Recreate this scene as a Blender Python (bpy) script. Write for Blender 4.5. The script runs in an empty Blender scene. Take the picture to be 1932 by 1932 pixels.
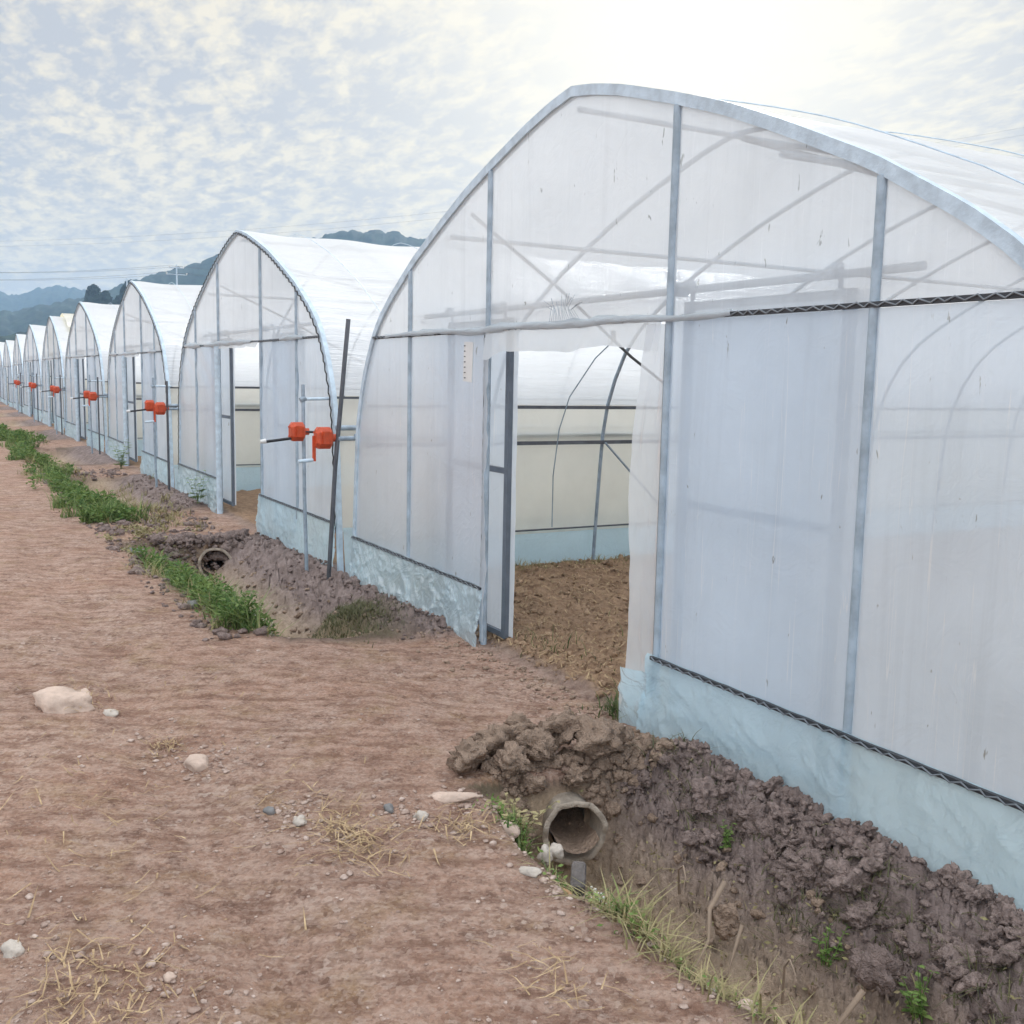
import bpy, math, random
import numpy as np
from mathutils import Vector, Matrix
R = math.radians
random.seed(7); rng = np.random.default_rng(11)
scn = bpy.context.scene; COL = scn.collection

# ------------------------------------------------------------------ camera
YAW, PITCH, ROLL, FPX = 0.5088, 0.1280, 0.0198, 1948.99
CAM = Vector((4.6758, -2.9240, 1.62))
fw = Vector((-math.cos(YAW)*math.cos(PITCH), math.sin(YAW)*math.cos(PITCH), -math.sin(PITCH)))
rt = Vector((math.sin(YAW), math.cos(YAW), 0)); up = rt.cross(fw)
cr, sr = math.cos(ROLL), math.sin(ROLL)
rt2 = rt*cr + up*sr; up2 = up*cr - rt*sr
cd = bpy.data.cameras.new('camera'); cam = bpy.data.objects.new('camera', cd); COL.objects.link(cam)
M = Matrix((rt2, up2, -fw)).transposed().to_4x4(); M.translation = CAM
cam.matrix_world = M
cd.sensor_width = 36; cd.lens = FPX/1932*36; cd.clip_start = 0.05; cd.clip_end = 9000
scn.camera = cam

# ------------------------------------------------------------------ light
SUN_EL, SUN_AZ = R(20), R(142)      # azimuth measured from +X towards +Y
sd = Vector((math.cos(SUN_EL)*math.cos(SUN_AZ), math.cos(SUN_EL)*math.sin(SUN_AZ), math.sin(SUN_EL)))
sl = bpy.data.lights.new('sun', 'SUN'); so = bpy.data.objects.new('sun', sl); COL.objects.link(so)
sl.energy = 2.4; sl.angle = R(14); sl.color = (1.0, .965, .91)
so.rotation_euler = sd.to_track_quat('Z', 'Y').to_euler()
scn.view_settings.view_transform = 'Standard'; scn.view_settings.look = 'None'
scn.view_settings.exposure = 0.6; scn.view_settings.gamma = 1
scn.cycles.transparent_max_bounces = 24; scn.cycles.max_bounces = 8
scn.cycles.volume_bounces = 1; scn.cycles.transmission_bounces = 8
scn.cycles.use_adaptive_sampling = True; scn.cycles.adaptive_threshold = 0.02
scn.cycles.sample_clamp_indirect = 6
scn.render.film_transparent = False

class NT:
    def __init__(s, nt): s.t = nt; s.L = nt.links
    def n(s, typ, **kw):
        nd = s.t.nodes.new(typ)
        for k, v in kw.items():
            if k == 'inp':
                for a, b in v.items():
                    if hasattr(b, 'is_output'): s.L.new(b, nd.inputs[a])
                    else: nd.inputs[a].default_value = b
            else: setattr(nd, k, v)
        return nd
    def math(s, op, a, b=0.0, clamp=False):
        return s.n('ShaderNodeMath', operation=op, use_clamp=clamp, inp={0: a, 1: b}).outputs[0]
    def mix(s, f, a, b, blend='MIX'):
        nd = s.n('ShaderNodeMix', data_type='RGBA', blend_type=blend)
        for i, v in ((0, f), (6, a), (7, b)):
            if hasattr(v, 'is_output'): s.L.new(v, nd.inputs[i])
            else: nd.inputs[i].default_value = v if i == 0 else (tuple(v)+(1,))[:4]
        return nd.outputs[2]
    def ramp(s, f, pts, interp='LINEAR'):
        nd = s.n('ShaderNodeValToRGB', inp={0: f}); cr = nd.color_ramp; cr.interpolation = interp
        while len(cr.elements) < len(pts): cr.elements.new(.5)
        for e, (p, c) in zip(cr.elements, pts):
            e.position = p; e.color = (tuple(c)+(1,))[:4] if hasattr(c, '__len__') else (c, c, c, 1)
        return nd.outputs[0]
    def mr(s, v, a, b, c=0., d=1.):
        return s.n('ShaderNodeMapRange', inp={0: v, 1: a, 2: b, 3: c, 4: d}).outputs[0]
    def noise(s, vec, scale, detail=5, rough=.55, dist=0.):
        return s.n('ShaderNodeTexNoise', inp={'Vector': vec, 'Scale': scale, 'Detail': detail, 'Roughness': rough, 'Distortion': dist}).outputs[0]
    def mapping(s, vec, scale=(1, 1, 1), loc=(0, 0, 0), rot=(0, 0, 0)):
        return s.n('ShaderNodeMapping', inp={0: vec, 1: loc, 2: rot, 3: scale}).outputs[0]

# world: thin broken altocumulus in front of a low sun
w = bpy.data.worlds.new('World'); scn.world = w; w.use_nodes = True
w.node_tree.nodes.clear(); N = NT(w.node_tree)
tc = N.n('ShaderNodeTexCoord').outputs['Generated']
sep = N.n('ShaderNodeSeparateXYZ', inp={0: tc}).outputs
zc = N.math('ADD', N.math('MAXIMUM', sep[2], 0.0), 0.13)
pl = N.n('ShaderNodeCombineXYZ', inp={0: N.math('DIVIDE', sep[0], zc), 1: N.math('DIVIDE', sep[1], zc), 2: 0.0}).outputs[0]
mp = N.mapping(pl, scale=(1.0, 1.7, 1), rot=(0, 0, R(35)))
big = N.noise(mp, 1.1, 3, .5, .3)
mid = N.noise(mp, 8.5, 5, .55, .25)
fine = N.noise(mp, 26, 4, .6, .5)
cl = N.math('ADD', N.math('MULTIPLY', big, .42), N.math('ADD', N.math('MULTIPLY', mid, .66), N.math('MULTIPLY', fine, .24)))
cov = N.mr(cl, .59, .76)
dot = N.n('ShaderNodeVectorMath', operation='DOT_PRODUCT', inp={0: tc, 1: tuple(sd)}).outputs['Value']
g1 = N.math('POWER', N.math('MAXIMUM', dot, 0.0), 5.0)
g2 = N.math('POWER', N.math('MAXIMUM', dot, 0.0), 38.0)
shade = N.mix(g1, (.385, .39, .41), (.43, .445, .47))
lit = N.mix(g1, (.69, .61, .475), (.69, .64, .52))
ccol = N.mix(cov, shade, lit)
hz = N.math('POWER', N.math('SUBTRACT', 1.0, N.math('MINIMUM', N.math('MAXIMUM', sep[2], 0.0), 1.0)), 13.0)
ccol = N.mix(N.math('MULTIPLY', hz, .75), ccol, (.61, .56, .46))
ccol = N.mix(g2, ccol, (.76, .735, .645))
ccol = N.mix(N.mr(sep[2], .38, .9), ccol, N.mix(.5, ccol, (1.7, 1.85, 2.05), 'ADD'))  # overhead sky above the frame brightened to light the ground and films
ccol = N.mix(N.mr(dot, .25, -.85), ccol, N.mix(.5, ccol, (1.10, 1.22, 1.38), 'ADD'))  # sky opposite the sun raised too, added fill for facades and road
sky = N.n('ShaderNodeTexSky', sky_type='NISHITA', sun_disc=False, sun_elevation=SUN_EL, sun_rotation=math.pi/2-SUN_AZ)
bg1 = N.n('ShaderNodeBackground', inp={0: sky.outputs[0], 1: 0.05})
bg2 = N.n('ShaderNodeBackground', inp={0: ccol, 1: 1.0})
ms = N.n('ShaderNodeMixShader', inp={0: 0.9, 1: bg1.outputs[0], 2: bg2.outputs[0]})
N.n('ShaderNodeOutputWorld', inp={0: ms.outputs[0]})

# ------------------------------------------------------------------ noise helpers
def _h(ix, iy, seed):
    a = (ix.astype(np.int64)*374761393 + iy.astype(np.int64)*668265263 + seed*974711) & 0xffffffff
    a = ((a ^ (a >> 13))*1274126177) & 0xffffffff
    a = ((a ^ (a >> 16))*2246822519) & 0xffffffff
    return ((a ^ (a >> 15)) & 0xffffff)/float(0xffffff)
def vn(x, y, seed=0):
    x = np.asarray(x, float); y = np.asarray(y, float)
    ix, iy = np.floor(x), np.floor(y); fx, fy = x-ix, y-iy
    fx = fx*fx*(3-2*fx); fy = fy*fy*(3-2*fy)
    a = _h(ix, iy, seed); b = _h(ix+1, iy, seed); c = _h(ix, iy+1, seed); d = _h(ix+1, iy+1, seed)
    return (a+(b-a)*fx)*(1-fy) + (c+(d-c)*fx)*fy
def fbm(x, y, o=4, seed=0, g=.5):
    s = 0; amp = 1; t = 0
    for k in range(o):
        s = s+amp*(vn(x*2**k+k*17.3, y*2**k-k*9.1, seed+k)*2-1); t += amp; amp *= g
    return s/t
def cells(x, y, seed=0):
    ix, iy = np.floor(x), np.floor(y); F1 = np.full(np.shape(x), 9.); F2 = F1.copy(); H = F1*0
    for dx in (-1, 0, 1):
        for dy in (-1, 0, 1):
            cx, cy = ix+dx, iy+dy
            d = np.hypot(cx+.1+.8*_h(cx, cy, seed)-x, cy+.1+.8*_h(cx, cy, seed+5)-y)
            m = d < F1; F2 = np.where(m, F1, np.minimum(F2, d)); H = np.where(m, _h(cx, cy, seed+9), H); F1 = np.where(m, d, F1)
    return F1, F2, H
def lumps(x, y, s, seed):
    wx = x/s + .35*fbm(x/s*1.5, y/s*1.5, 2, seed+31); wy = y/s + .35*fbm(x/s*1.5+7, y/s*1.5, 2, seed+37)
    F1, F2, H = cells(wx, wy, seed)
    return np.sqrt(np.clip(1-(F1/.75)**2, 0, 1))*(.25+.75*H) * np.clip((F2-F1)*5, 0, 1)**.5
def sst(a, b, x):
    t = np.clip((x-a)/(b-a), 0, 1); return t*t*(3-2*t)

# ------------------------------------------------------------------ terrain height
HD = 6.8365                     # spacing of the greenhouses
EX = np.array([-60, -22, -9.6, -4, -2, -1.2, 1.2, 2.06, 2.5, 2.9, 4.5, 12])
EY = np.array([-1.6, -1.5, -1.5, -1.45, -1.30, -1.05, -1.15, -1.24, -1.16, -1.10, -1.05, -1.0])
def terrain(x, y, detail=True):
    x = np.asarray(x, float); y = np.asarray(y, float)
    jag = .07*fbm(x*3, y*3, 3, 3)
    yr = np.interp(x, EX, EY)+jag; yb = -.16+.5*jag
    m = sst(1.12, 1.29, x+jag*.3)*.42
    m = np.maximum(m, sst(-5.62, -5.45, x)*(1-sst(-1.75, -1.35, x))*.36)
    for k in range(1, 9):
        a = -k*HD
        m = np.maximum(m, sst(a-5.7, a-5.3, x)*(1-sst(a-2.1, a-1.4, x))*(.24 if k < 3 else .16))
    u = (y-yr)/(yb-yr)
    sh = np.interp(u, [0, .12, .30, .42, .52, .62, .80, .93, 1.02], [0, -.45, -.93, -1, -.99, -.85, -.42, -.12, 0])
    dip = sh*m
    z = dip + np.where(u < 0, 0, -.03*sst(0, .5, u)*(1-sst(.5, 1.3, y)))
    # banked soil along the base of the film
    rid = np.exp(-((u-.98)/.14)**2)*sst(.9, 1.3, np.abs(((x+HD/2) % HD)-HD/2))*(y < .3)
    z = z + .035*rid
    # mossy mound at the end of the second ditch
    md = np.exp(-(((x+1.88)/.42)**2+((y+.50)/.30)**2)**1.4)
    z = z + md*(.10 - dip*.75)
    # lower ground in the gaps between the houses
    xm = np.abs(((x+HD/2) % HD)-HD/2)
    gap = sst(3.0, 3.3, xm)*sst(-.1, .15, y); z = z-.10*gap
    inside = (1-sst(2.95, 3.1, xm))*sst(-.05, .12, y)*(1-sst(23.9, 24.1, y))*(x > -100)*(x < 3.5)
    road = 1-sst(-.10, .10, (y-yr)+.12*fbm(x*2, y*2, 3, 8))
    # doorway paths are trodden road earth as well
    path = (1-sst(1.05, 1.35, np.abs(xm+.25*fbm(x, y, 2, 5))))*(1-sst(-.15, .25, y))*(m < .03)
    bank = sst(.02, .10, -dip)*1.0
    z = z + .02*fbm(x*.5, y*.5, 2, 1)*(1-inside)
    if detail:
        near = 1/(1+(np.hypot(x-CAM.x, y-CAM.y)/14)**2)
        rr = np.maximum(road, path)
        rl = lumps(x*1., y, .055, 51)*.5+lumps(x, y, .13, 52)
        patch = sst(-.1, .5, fbm(x*.9, y*.9, 3, 66))
        rut = np.exp(-((y+2.15+.05*fbm(x*.4, x*0, 2, 77))/.16)**2)+np.exp(-((y+3.75+.05*fbm(x*.4, x*0, 2, 78))/.17)**2)
        zr = -.028*rut + .010*fbm(x*7, y*9, 4, 12) + (.002+.010*patch)*rl + .0045*fbm(x*38, y*38, 3, 14)
        ys = y; mm = m; y = y + 1.25*np.where(u > .47, dip+mm, -(dip+mm))*(u < 1.6)*(u > -.6)
        brk = np.clip(bank+rid*.8+sst(.75, .9, u)*(u < 1.3)*(1-path)*(y < .4), 0, 1)
        up_ = sst(.55, .85, u)
        zb = (.06*up_+.02)*(lumps(x, y, .17, 21)-.35) + (.042*up_+.012)*lumps(x, y, .055, 22) + .006*lumps(x+y, y-x, .035, 23) + .025*fbm(x*5, y*5, 4, 25)
        F1, F2, H = cells(x/.22+.5*fbm(x*6, y*6, 3, 41), y/.22, 42)
        zb = zb - .03*(1-sst(0, .09, F2-F1))*bank*(1-up_*.6)
        y = ys
        zi = .05*lumps(x, y, .12, 33)+.022*lumps(x, y, .05, 34)+.02*fbm(x*6, y*6, 3, 35)
        zg = .03*fbm(x*3, y*3, 4, 44)+.02*lumps(x, y, .09, 45)
        wr = rr*(1-brk)
        z = z + near*(zr*wr + zb*brk*(1-rr*.7) + zi*inside + zg*(1-wr)*(1-brk)*(1-inside)*.8)
        z = z + md*.02*fbm(x*20, y*20, 3, 71)
    rr = np.maximum(road, path)
    return z, rr, np.clip(bank, 0, 1), inside, np.clip(u, -1, 3), dip, md
def gz(x, y): return float(terrain(np.array([x]), np.array([y]))[0][0])

# ------------------------------------------------------------------ object helpers
def tag(o, label=None, cat=None, group=None, kind=None):
    if label: o['label'] = label
    if cat: o['category'] = cat
    if group: o['group'] = group
    if kind: o['kind'] = kind
    return o
def link(name, me, mat, parent=None, loc=None):
    o = bpy.data.objects.new(name, me); COL.objects.link(o)
    if mat: me.materials.append(mat)
    if parent: o.parent = parent
    if loc is not None: o.location = loc
    return o
def empty(name, loc, label, cat, group=None, rz=0):
    o = bpy.data.objects.new(name, None); COL.objects.link(o); o.location = loc; o.rotation_euler = (0, 0, rz); o.empty_display_size = .2
    return tag(o, label, cat, group)
def np_mesh(name, V, F, smooth=True, attrs=None):
    V = np.asarray(V, np.float32); F = np.asarray(F, np.int32); k = F.shape[1]
    me = bpy.data.meshes.new(name)
    me.vertices.add(len(V)); me.vertices.foreach_set('co', V.ravel())
    me.loops.add(F.size); me.loops.foreach_set('vertex_index', F.ravel())
    me.polygons.add(len(F)); me.polygons.foreach_set('loop_start', np.arange(0, F.size, k, dtype=np.int32))
    me.polygons.foreach_set('use_smooth', np.full(len(F), smooth))
    if attrs:
        for a, v in attrs.items():
            at = me.attributes.new(a, 'FLOAT', 'POINT'); at.data.foreach_set('value', np.asarray(v, np.float32))
    me.update(calc_edges=True); me.validate(); return me
def grid_mesh(name, P, attrs=None, wrap=False):
    n, m = P.shape[:2]; idx = np.arange(n*m).reshape(n, m)
    if wrap: idx = np.concatenate([idx, idx[:, :1]], 1)
    F = np.stack([idx[:-1, :-1], idx[:-1, 1:], idx[1:, 1:], idx[1:, :-1]], -1).reshape(-1, 4)
    return np_mesh(name, P.reshape(-1, 3), F, True, attrs)
class MB:
    def __init__(s): s.v = []; s.f = []; s.sm = []
    def add(s, vs, fs, smooth=False):
        b = len(s.v); s.v += [tuple(v) for v in vs]; s.f += [tuple(b+i for i in f) for f in fs]; s.sm += [smooth]*len(fs); return s
    def box(s, c, d, rot=None, bev=0.0):
        x, y, z = d[0]/2, d[1]/2, d[2]/2
        vs = [Vector((i*x, j*y, k*z)) for i in (-1, 1) for j in (-1, 1) for k in (-1, 1)]
        if rot is not None: vs = [rot @ v for v in vs]
        vs = [v+Vector(c) for v in vs]
        return s.add(vs, [(0, 1, 3, 2), (4, 6, 7, 5), (0, 4, 5, 1), (2, 3, 7, 6), (0, 2, 6, 4), (1, 5, 7, 3)])
    def tube(s, path, r, n=8, cap=True):
        P = [Vector(p) for p in path]; rs = r if hasattr(r, '__len__') else [r]*len(P)
        t0 = (P[1]-P[0]).normalized(); a = t0.orthogonal().normalized(); rings = []
        for i, p in enumerate(P):
            t = (P[min(i+1, len(P)-1)]-P[max(i-1, 0)]).normalized()
            a = (a-t*a.dot(t)).normalized(); b = t.cross(a)
            rings.append([p+(a*math.cos(2*math.pi*k/n)+b*math.sin(2*math.pi*k/n))*rs[i] for k in range(n)])
        vs = [v for q in rings for v in q]; fs = []
        for i in range(len(P)-1):
            for k in range(n): fs.append((i*n+k, i*n+(k+1) % n, (i+1)*n+(k+1) % n, (i+1)*n+k))
        s.add(vs, fs, True)
        if cap: s.add(rings[0], [tuple(range(n))[::-1]]); s.add(rings[-1], [tuple(range(n))])
        return s
    def sweep(s, path, sec, side, cap=True):
        """sweep a closed section (list of (a,b)) along a path lying in a plane with normal `side`: a runs along side, b outward"""
        P = [Vector(p) for p in path]; n = len(sec); rings = []; sd_ = Vector(side)
        for i, p in enumerate(P):
            t = (P[min(i+1, len(P)-1)]-P[max(i-1, 0)]).normalized(); o = t.cross(sd_).normalized()
            rings.append([p+sd_*a+o*b for a, b in sec])
        vs = [v for q in rings for v in q]; fs = []
        for i in range(len(P)-1):
            for k in range(n): fs.append((i*n+k, i*n+(k+1) % n, (i+1)*n+(k+1) % n, (i+1)*n+k))
        s.add(vs, fs, False)
        if cap: s.add(rings[0], [tuple(range(n))[::-1]]); s.add(rings[-1], [tuple(range(n))])
        return s
    def build(s, name, mat, parent=None, loc=None):
        me = bpy.data.meshes.new(name); me.from_pydata([tuple(v) for v in s.v], [], s.f)
        me.polygons.foreach_set('use_smooth', s.sm); me.update()
        return link(name, me, mat, parent, loc)
def copy_tree(o, parent=None):
    c = o.copy(); COL.objects.link(c)
    if parent: c.parent = parent
    for ch in list(o.children): copy_tree(ch, c)
    return c

# ------------------------------------------------------------------ materials
def new_mat(name):
    m = bpy.data.materials.new(name); m.use_nodes = True; m.node_tree.nodes.clear(); return m, NT(m.node_tree)
def pbr(name, col, rough=.6, metal=0., var=.25, scale=8., bump=.0, bscale=60., spec=.5, col2=None, island=False):
    m, N = new_mat(name); tc = N.n('ShaderNodeTexCoord').outputs['Object']
    nz = N.noise(tc, scale, 5)
    c2 = col2 if col2 else tuple(c*(1-var) for c in col)
    f = N.mr(nz, .35, .65)
    c = N.mix(f, col, c2)
    if island:
        rp = N.n('ShaderNodeNewGeometry').outputs['Random Per Island']
        c = N.mix(N.math('MULTIPLY', rp, .7), c, c2)
    p = N.n('ShaderNodeBsdfPrincipled', inp={'Base Color': c, 'Roughness': rough, 'Metallic': metal, 'Specular IOR Level': spec})
    if bump:
        b = N.n('ShaderNodeBump', inp={'Strength': bump, 'Distance': .045 if bump > .9 else .02, 'Height': N.noise(tc, bscale, 5)})
        N.L.new(b.outputs[0], p.inputs['Normal'])
    N.n('ShaderNodeOutputMaterial', inp={0: p.outputs[0]}); return m
def film_mat(name, col, transp=.3, trans=.6, wr=(3, 3, 3), wstr=.25, gloss=.25, rough=.25, speck=True, dirt=0., crease=0.):
    m, N = new_mat(name); tc = N.n('ShaderNodeTexCoord').outputs['Object']
    rnd = N.n('ShaderNodeObjectInfo').outputs['Random']
    off = N.n('ShaderNodeCombineXYZ', inp={0: N.math('MULTIPLY', rnd, 37.), 1: N.math('MULTIPLY', rnd, 53.), 2: N.math('MULTIPLY', rnd, 11.)}).outputs[0]
    v = N.n('ShaderNodeVectorMath', operation='ADD', inp={0: tc, 1: off}).outputs[0]
    mv = N.mapping(v, scale=wr)
    nz = N.noise(mv, 1.6, 6, .6, 1.2)
    cloud = N.noise(v, 1.3, 4, .6)
    h = nz
    if crease:
        cr1 = N.noise(N.mapping(v, scale=(4, 4, 4)), 1., 3, .5, 2.5)
        rg = N.math('SUBTRACT', 1.0, N.math('MULTIPLY', N.math('ABSOLUTE', N.math('SUBTRACT', cr1, .5)), 9.0), True)
        h = N.math('ADD', nz, N.math('MULTIPLY', rg, crease))
    bp = N.n('ShaderNodeBump', inp={'Strength': wstr, 'Distance': .03, 'Height': h}).outputs[0]
    c = N.mix(N.mr(cloud, .35, .65), col, tuple(x*.94 for x in col))
    stn = N.noise(N.mapping(v, scale=(9, 9, .5)), 1., 4, .6, .4)
    c = N.mix(N.math('MULTIPLY', N.mr(stn, .52, .70), .35 if speck else .0), c, tuple(x*.78 for x in col))
    fold = N.noise(N.mapping(v, scale=(22, 22, .35)), 1., 2, .5, .2)
    fold = N.mr(N.math('ABSOLUTE', N.math('SUBTRACT', fold, .5)), .006, .0)
    c = N.mix(N.math('MULTIPLY', fold, .8 if speck else .0), c, (.97, .98, 1.0))
    if speck:
        sp = N.noise(N.mapping(v, scale=(26, 26, 9)), 1., 3, .6, .5)
        c = N.mix(N.mr(sp, .70, .74), c, (.42, .42, .40))
    if dirt:
        sx = N.n('ShaderNodeSeparateXYZ', inp={0: tc}).outputs[2]
        dn = N.noise(v, 7, 5, .65)
        low = N.math('MULTIPLY', N.mr(sx, .5, -.15), N.mr(dn, .35, .7))
        c = N.mix(N.math('MULTIPLY', low, dirt), c, (.40, .31, .25))
    df = N.n('ShaderNodeBsdfDiffuse', inp={'Color': c, 'Normal': bp})
    tl = N.n('ShaderNodeBsdfTranslucent', inp={'Color': c, 'Normal': bp})
    gl = N.n('ShaderNodeBsdfGlossy', inp={'Color': (1, 1, 1, 1), 'Roughness': rough, 'Normal': bp})
    tr = N.n('ShaderNodeBsdfTransparent', inp={'Color': (.93, .965, 1, 1)})
    a = N.n('ShaderNodeMixShader', inp={0: trans, 1: df.outputs[0], 2: tl.outputs[0]})
    tf = N.mr(cloud, .3, .7, transp-.04, transp+.04)
    b = N.n('ShaderNodeMixShader', inp={0: tf, 1: a.outputs[0], 2: tr.outputs[0]})
    lw = N.n('ShaderNodeLayerWeight', inp={'Blend': .25, 'Normal': bp}).outputs['Fresnel']
    gf = N.math('MULTIPLY', lw, gloss, True)
    g = N.n('ShaderNodeMixShader', inp={0: gf, 1: b.outputs[0], 2: gl.outputs[0]})
    N.n('ShaderNodeOutputMaterial', inp={0: g.outputs[0]}); return m
MT = {}
MT['film'] = film_mat('clear_film', (.83, .905, .985), .165, .68, (2.5, 2.5, .7), .16, .2, .3, True, 0, .25)
MT['film_gable'] = film_mat('gable_film', (.93, .95, .97), .21, .75, (2.5, 2.5, 1), .12, .35, .35, True, 0, .2)
MT['film_roof'] = film_mat('roof_film', (.86, .89, .92), .20, .62, (13, .3, 13), .55, .4, .32, False)
MT['film_side'] = film_mat('side_film', (.88, .865, .79), .14, .70, (3, 3, 3), .2, .3, .35, False, .35)
MT['skirt'] = film_mat('skirt_film', (.72, .90, .975), .16, .58, (9, 9, 6), .42, .32, .25, False, .04, .30)
MT['flap'] = film_mat('flap_film', (.88, .91, .94), .30, .65, (6, 6, 2), .12, .4, .3, False, 0, .05)
MT['bundle'] = film_mat('bundle_film', (.84, .91, .96), .15, .5, (3, 9, 9), .5, .5, .3, False, 0, .1)
MT['yellow_film'] = film_mat('yellow_film', (.86, .80, .58), .15, .6, (3, .5, 3), .3, .5, .3, False)
MT['steel'] = pbr('galvanised_steel', (.37, .45, .53), .5, .1, .3, 14, .15, 90)
MT['steel_post'] = pbr('blue_grey_post', (.42, .52, .61), .5, .0, .3, 12, .15, 90)
MT['steel_lt'] = pbr('pale_galvanised', (.62, .75, .86), .5, .0, .25, 14, .15, 90)
MT['steel_dk'] = pbr('dark_pipe', (.14, .15, .17), .5, .4, .35, 10, .1, 80)
MT['frame_blue'] = pbr('grey_door_frame', (.16, .19, .23), .45, .3, .2, 10, .1, 80)
MT['channel'] = pbr('lock_channel', (.07, .075, .085), .5, .4, .3, 20)
MT['wire'] = pbr('spring_wire', (.035, .035, .04), .4, .5)
MT['orange'] = pbr('orange_gearbox', (.62, .085, .025), .42, 0, .25, 25, .1, 60)
MT['black'] = pbr('black_steel', (.03, .03, .035), .45, .3)
MT['white'] = pbr('white_plastic', (.78, .79, .78), .45, 0, .08)
MT['concrete'] = pbr('concrete', (.52, .44, .36), .9, 0, .4, 14, .6, 70, .3)
MT['stone_pale'] = pbr('pale_stone', (.64, .49, .40), .9, 0, .3, 12, .7, 30, .3)
MT['stone_white'] = pbr('white_stone', (.60, .53, .46), .85, 0, .35, 16, .7, 35, .3)
MT['stone_grey'] = pbr('grey_stone', (.24, .235, .23), .9, 0, .4, 10, .7, 30, .3)
MT['block_dk'] = pbr('dark_block', (.17, .15, .14), .9, 0, .4, 20, .6, 60, .2)
MT['clod'] = pbr('soil_clod', (.51, .39, .35), 1., 0, .45, 30, 1., 75, .1, island=True)
MT['clod_tan'] = pbr('tan_soil_clod', (.66, .48, .365), 1., 0, .4, 30, 1., 75, .1, island=True)
MT['clod_in'] = pbr('tilled_clod', (.56, .38, .25), 1., 0, .4, 9, 1., 30, .1, island=True)
MT['pebble'] = pbr('pebbles', (.64, .52, .45), .9, 0, .6, 30, .3, 60, .3, (.27, .18, .14), True)
MT['straw'] = pbr('straw', (.62, .46, .27), .8, 0, .5, 20, 0, 60, .3, (.30, .20, .11), True)
MT['dry'] = pbr('dry_grass', (.42, .34, .19), .8, 0, .5, 12, 0, 60, .3, (.24, .22, .10), True)
def leafmat(name, a, b):
    m, N = new_mat(name)
    rp = N.n('ShaderNodeNewGeometry').outputs['Random Per Island']
    c = N.mix(rp, a, b)
    p = N.n('ShaderNodeBsdfPrincipled', inp={'Base Color': c, 'Roughness': .6, 'Specular IOR Level': .3})
    t = N.n('ShaderNodeBsdfTranslucent', inp={'Color': c})
    x = N.n('ShaderNodeMixShader', inp={0: .3, 1: p.outputs[0], 2: t.outputs[0]})
    N.n('ShaderNodeOutputMaterial', inp={0: x.outputs[0]}); return m
MT['grass'] = leafmat('green_grass', (.075, .16, .045), (.30, .36, .13))
MT['grass_dk'] = leafmat('dark_grass', (.05, .09, .03), (.14, .17, .06))
MT['moss'] = leafmat('moss_grass', (.09, .10, .045), (.19, .18, .09))
MT['leaf'] = leafmat('weed_leaf', (.12, .22, .05), (.28, .38, .12))
MT['leaf_g'] = leafmat('weed_leaf_green', (.07, .15, .035), (.22, .30, .09))
MT['flower'] = pbr('white_flower', (.75, .74, .68), .7)
MT['root'] = pbr('pale_root', (.36, .27, .20), .9)
# sheet of earth
m, N = new_mat('earth'); MT['earth'] = m
tcg = N.n('ShaderNodeTexCoord').outputs['Object']
def at(n): return N.n('ShaderNodeAttribute', attribute_name=n).outputs['Fac']
road, bank, ins, uu, moss = at('road'), at('bank'), at('inside'), at('upbank'), at('moss')
n1 = N.noise(tcg, 1.3, 6, .62); n2 = N.noise(tcg, 9, 7, .68); n3 = N.noise(tcg, 45, 6, .7); n4 = N.noise(tcg, 3.4, 5, .6)
rd = N.mix(N.mr(n1, .35, .66), (.49, .29, .205), (.51, .34, .26))
rd = N.mix(N.mr(n4, .52, .70), rd, (.42, .27, .155))
rd = N.mix(N.mr(n2, .50, .72), rd, (.185, .10, .07))
rd = N.mix(N.mr(n2, .47, .28), rd, (.60, .44, .355))
rd = N.mix(N.math('MULTIPLY', N.mr(n3, .48, .72), .55), rd, (.19, .11, .085))
rd = N.mix(N.math('MULTIPLY', N.mr(n3, .46, .30), .5), rd, (.56, .44, .37))
vf1 = N.n('ShaderNodeTexVoronoi', inp={'Vector': N.noise(tcg, 1, 0) if 0 else N.mapping(tcg, scale=(1, 1, 1)), 'Scale': 42.}); vf2 = N.n('ShaderNodeTexVoronoi', inp={'Vector': tcg, 'Scale': 95.})
s1 = N.n('ShaderNodeSeparateColor', inp={0: vf1.outputs['Color']}).outputs[0]; s2 = N.n('ShaderNodeSeparateColor', inp={0: vf2.outputs['Color']}).outputs[1]
rd = N.mix(N.math('MULTIPLY', N.mr(s1, .72, .95), N.math('MULTIPLY', N.mr(n2, .35, .6), N.mr(n1, .42, .62, .15, .9))), rd, (.64, .50, .42))
rd = N.mix(N.math('MULTIPLY', N.mr(s1, .30, .05), N.math('MULTIPLY', N.mr(n2, .4, .6), N.mr(n1, .42, .62, .25, .9))), rd, (.17, .095, .07))
rd = N.mix(N.math('MULTIPLY', N.mr(s2, .6, .95), .38), rd, (.62, .47, .39))
rd = N.mix(N.math('MULTIPLY', N.mr(s2, .35, .05), .42), rd, (.20, .12, .09))
strk = N.noise(N.mapping(N.mapping(tcg, rot=(0, 0, -math.atan2(.873, .487))), scale=(3.2, 13, 1)), 1., 6, .68)
rd = N.mix(N.math('MULTIPLY', N.mr(strk, .50, .64), .65), rd, (.235, .13, .09))
rd = N.mix(N.math('MULTIPLY', N.mr(strk, .48, .34), .5), rd, (.64, .46, .37))
bk_u = N.mix(N.mr(n2, .35, .65), (.47, .37, .34), (.23, .175, .16))
bk_l = N.mix(N.mr(n1, .4, .6), (.70, .53, .38), (.50, .37, .25))
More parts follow.
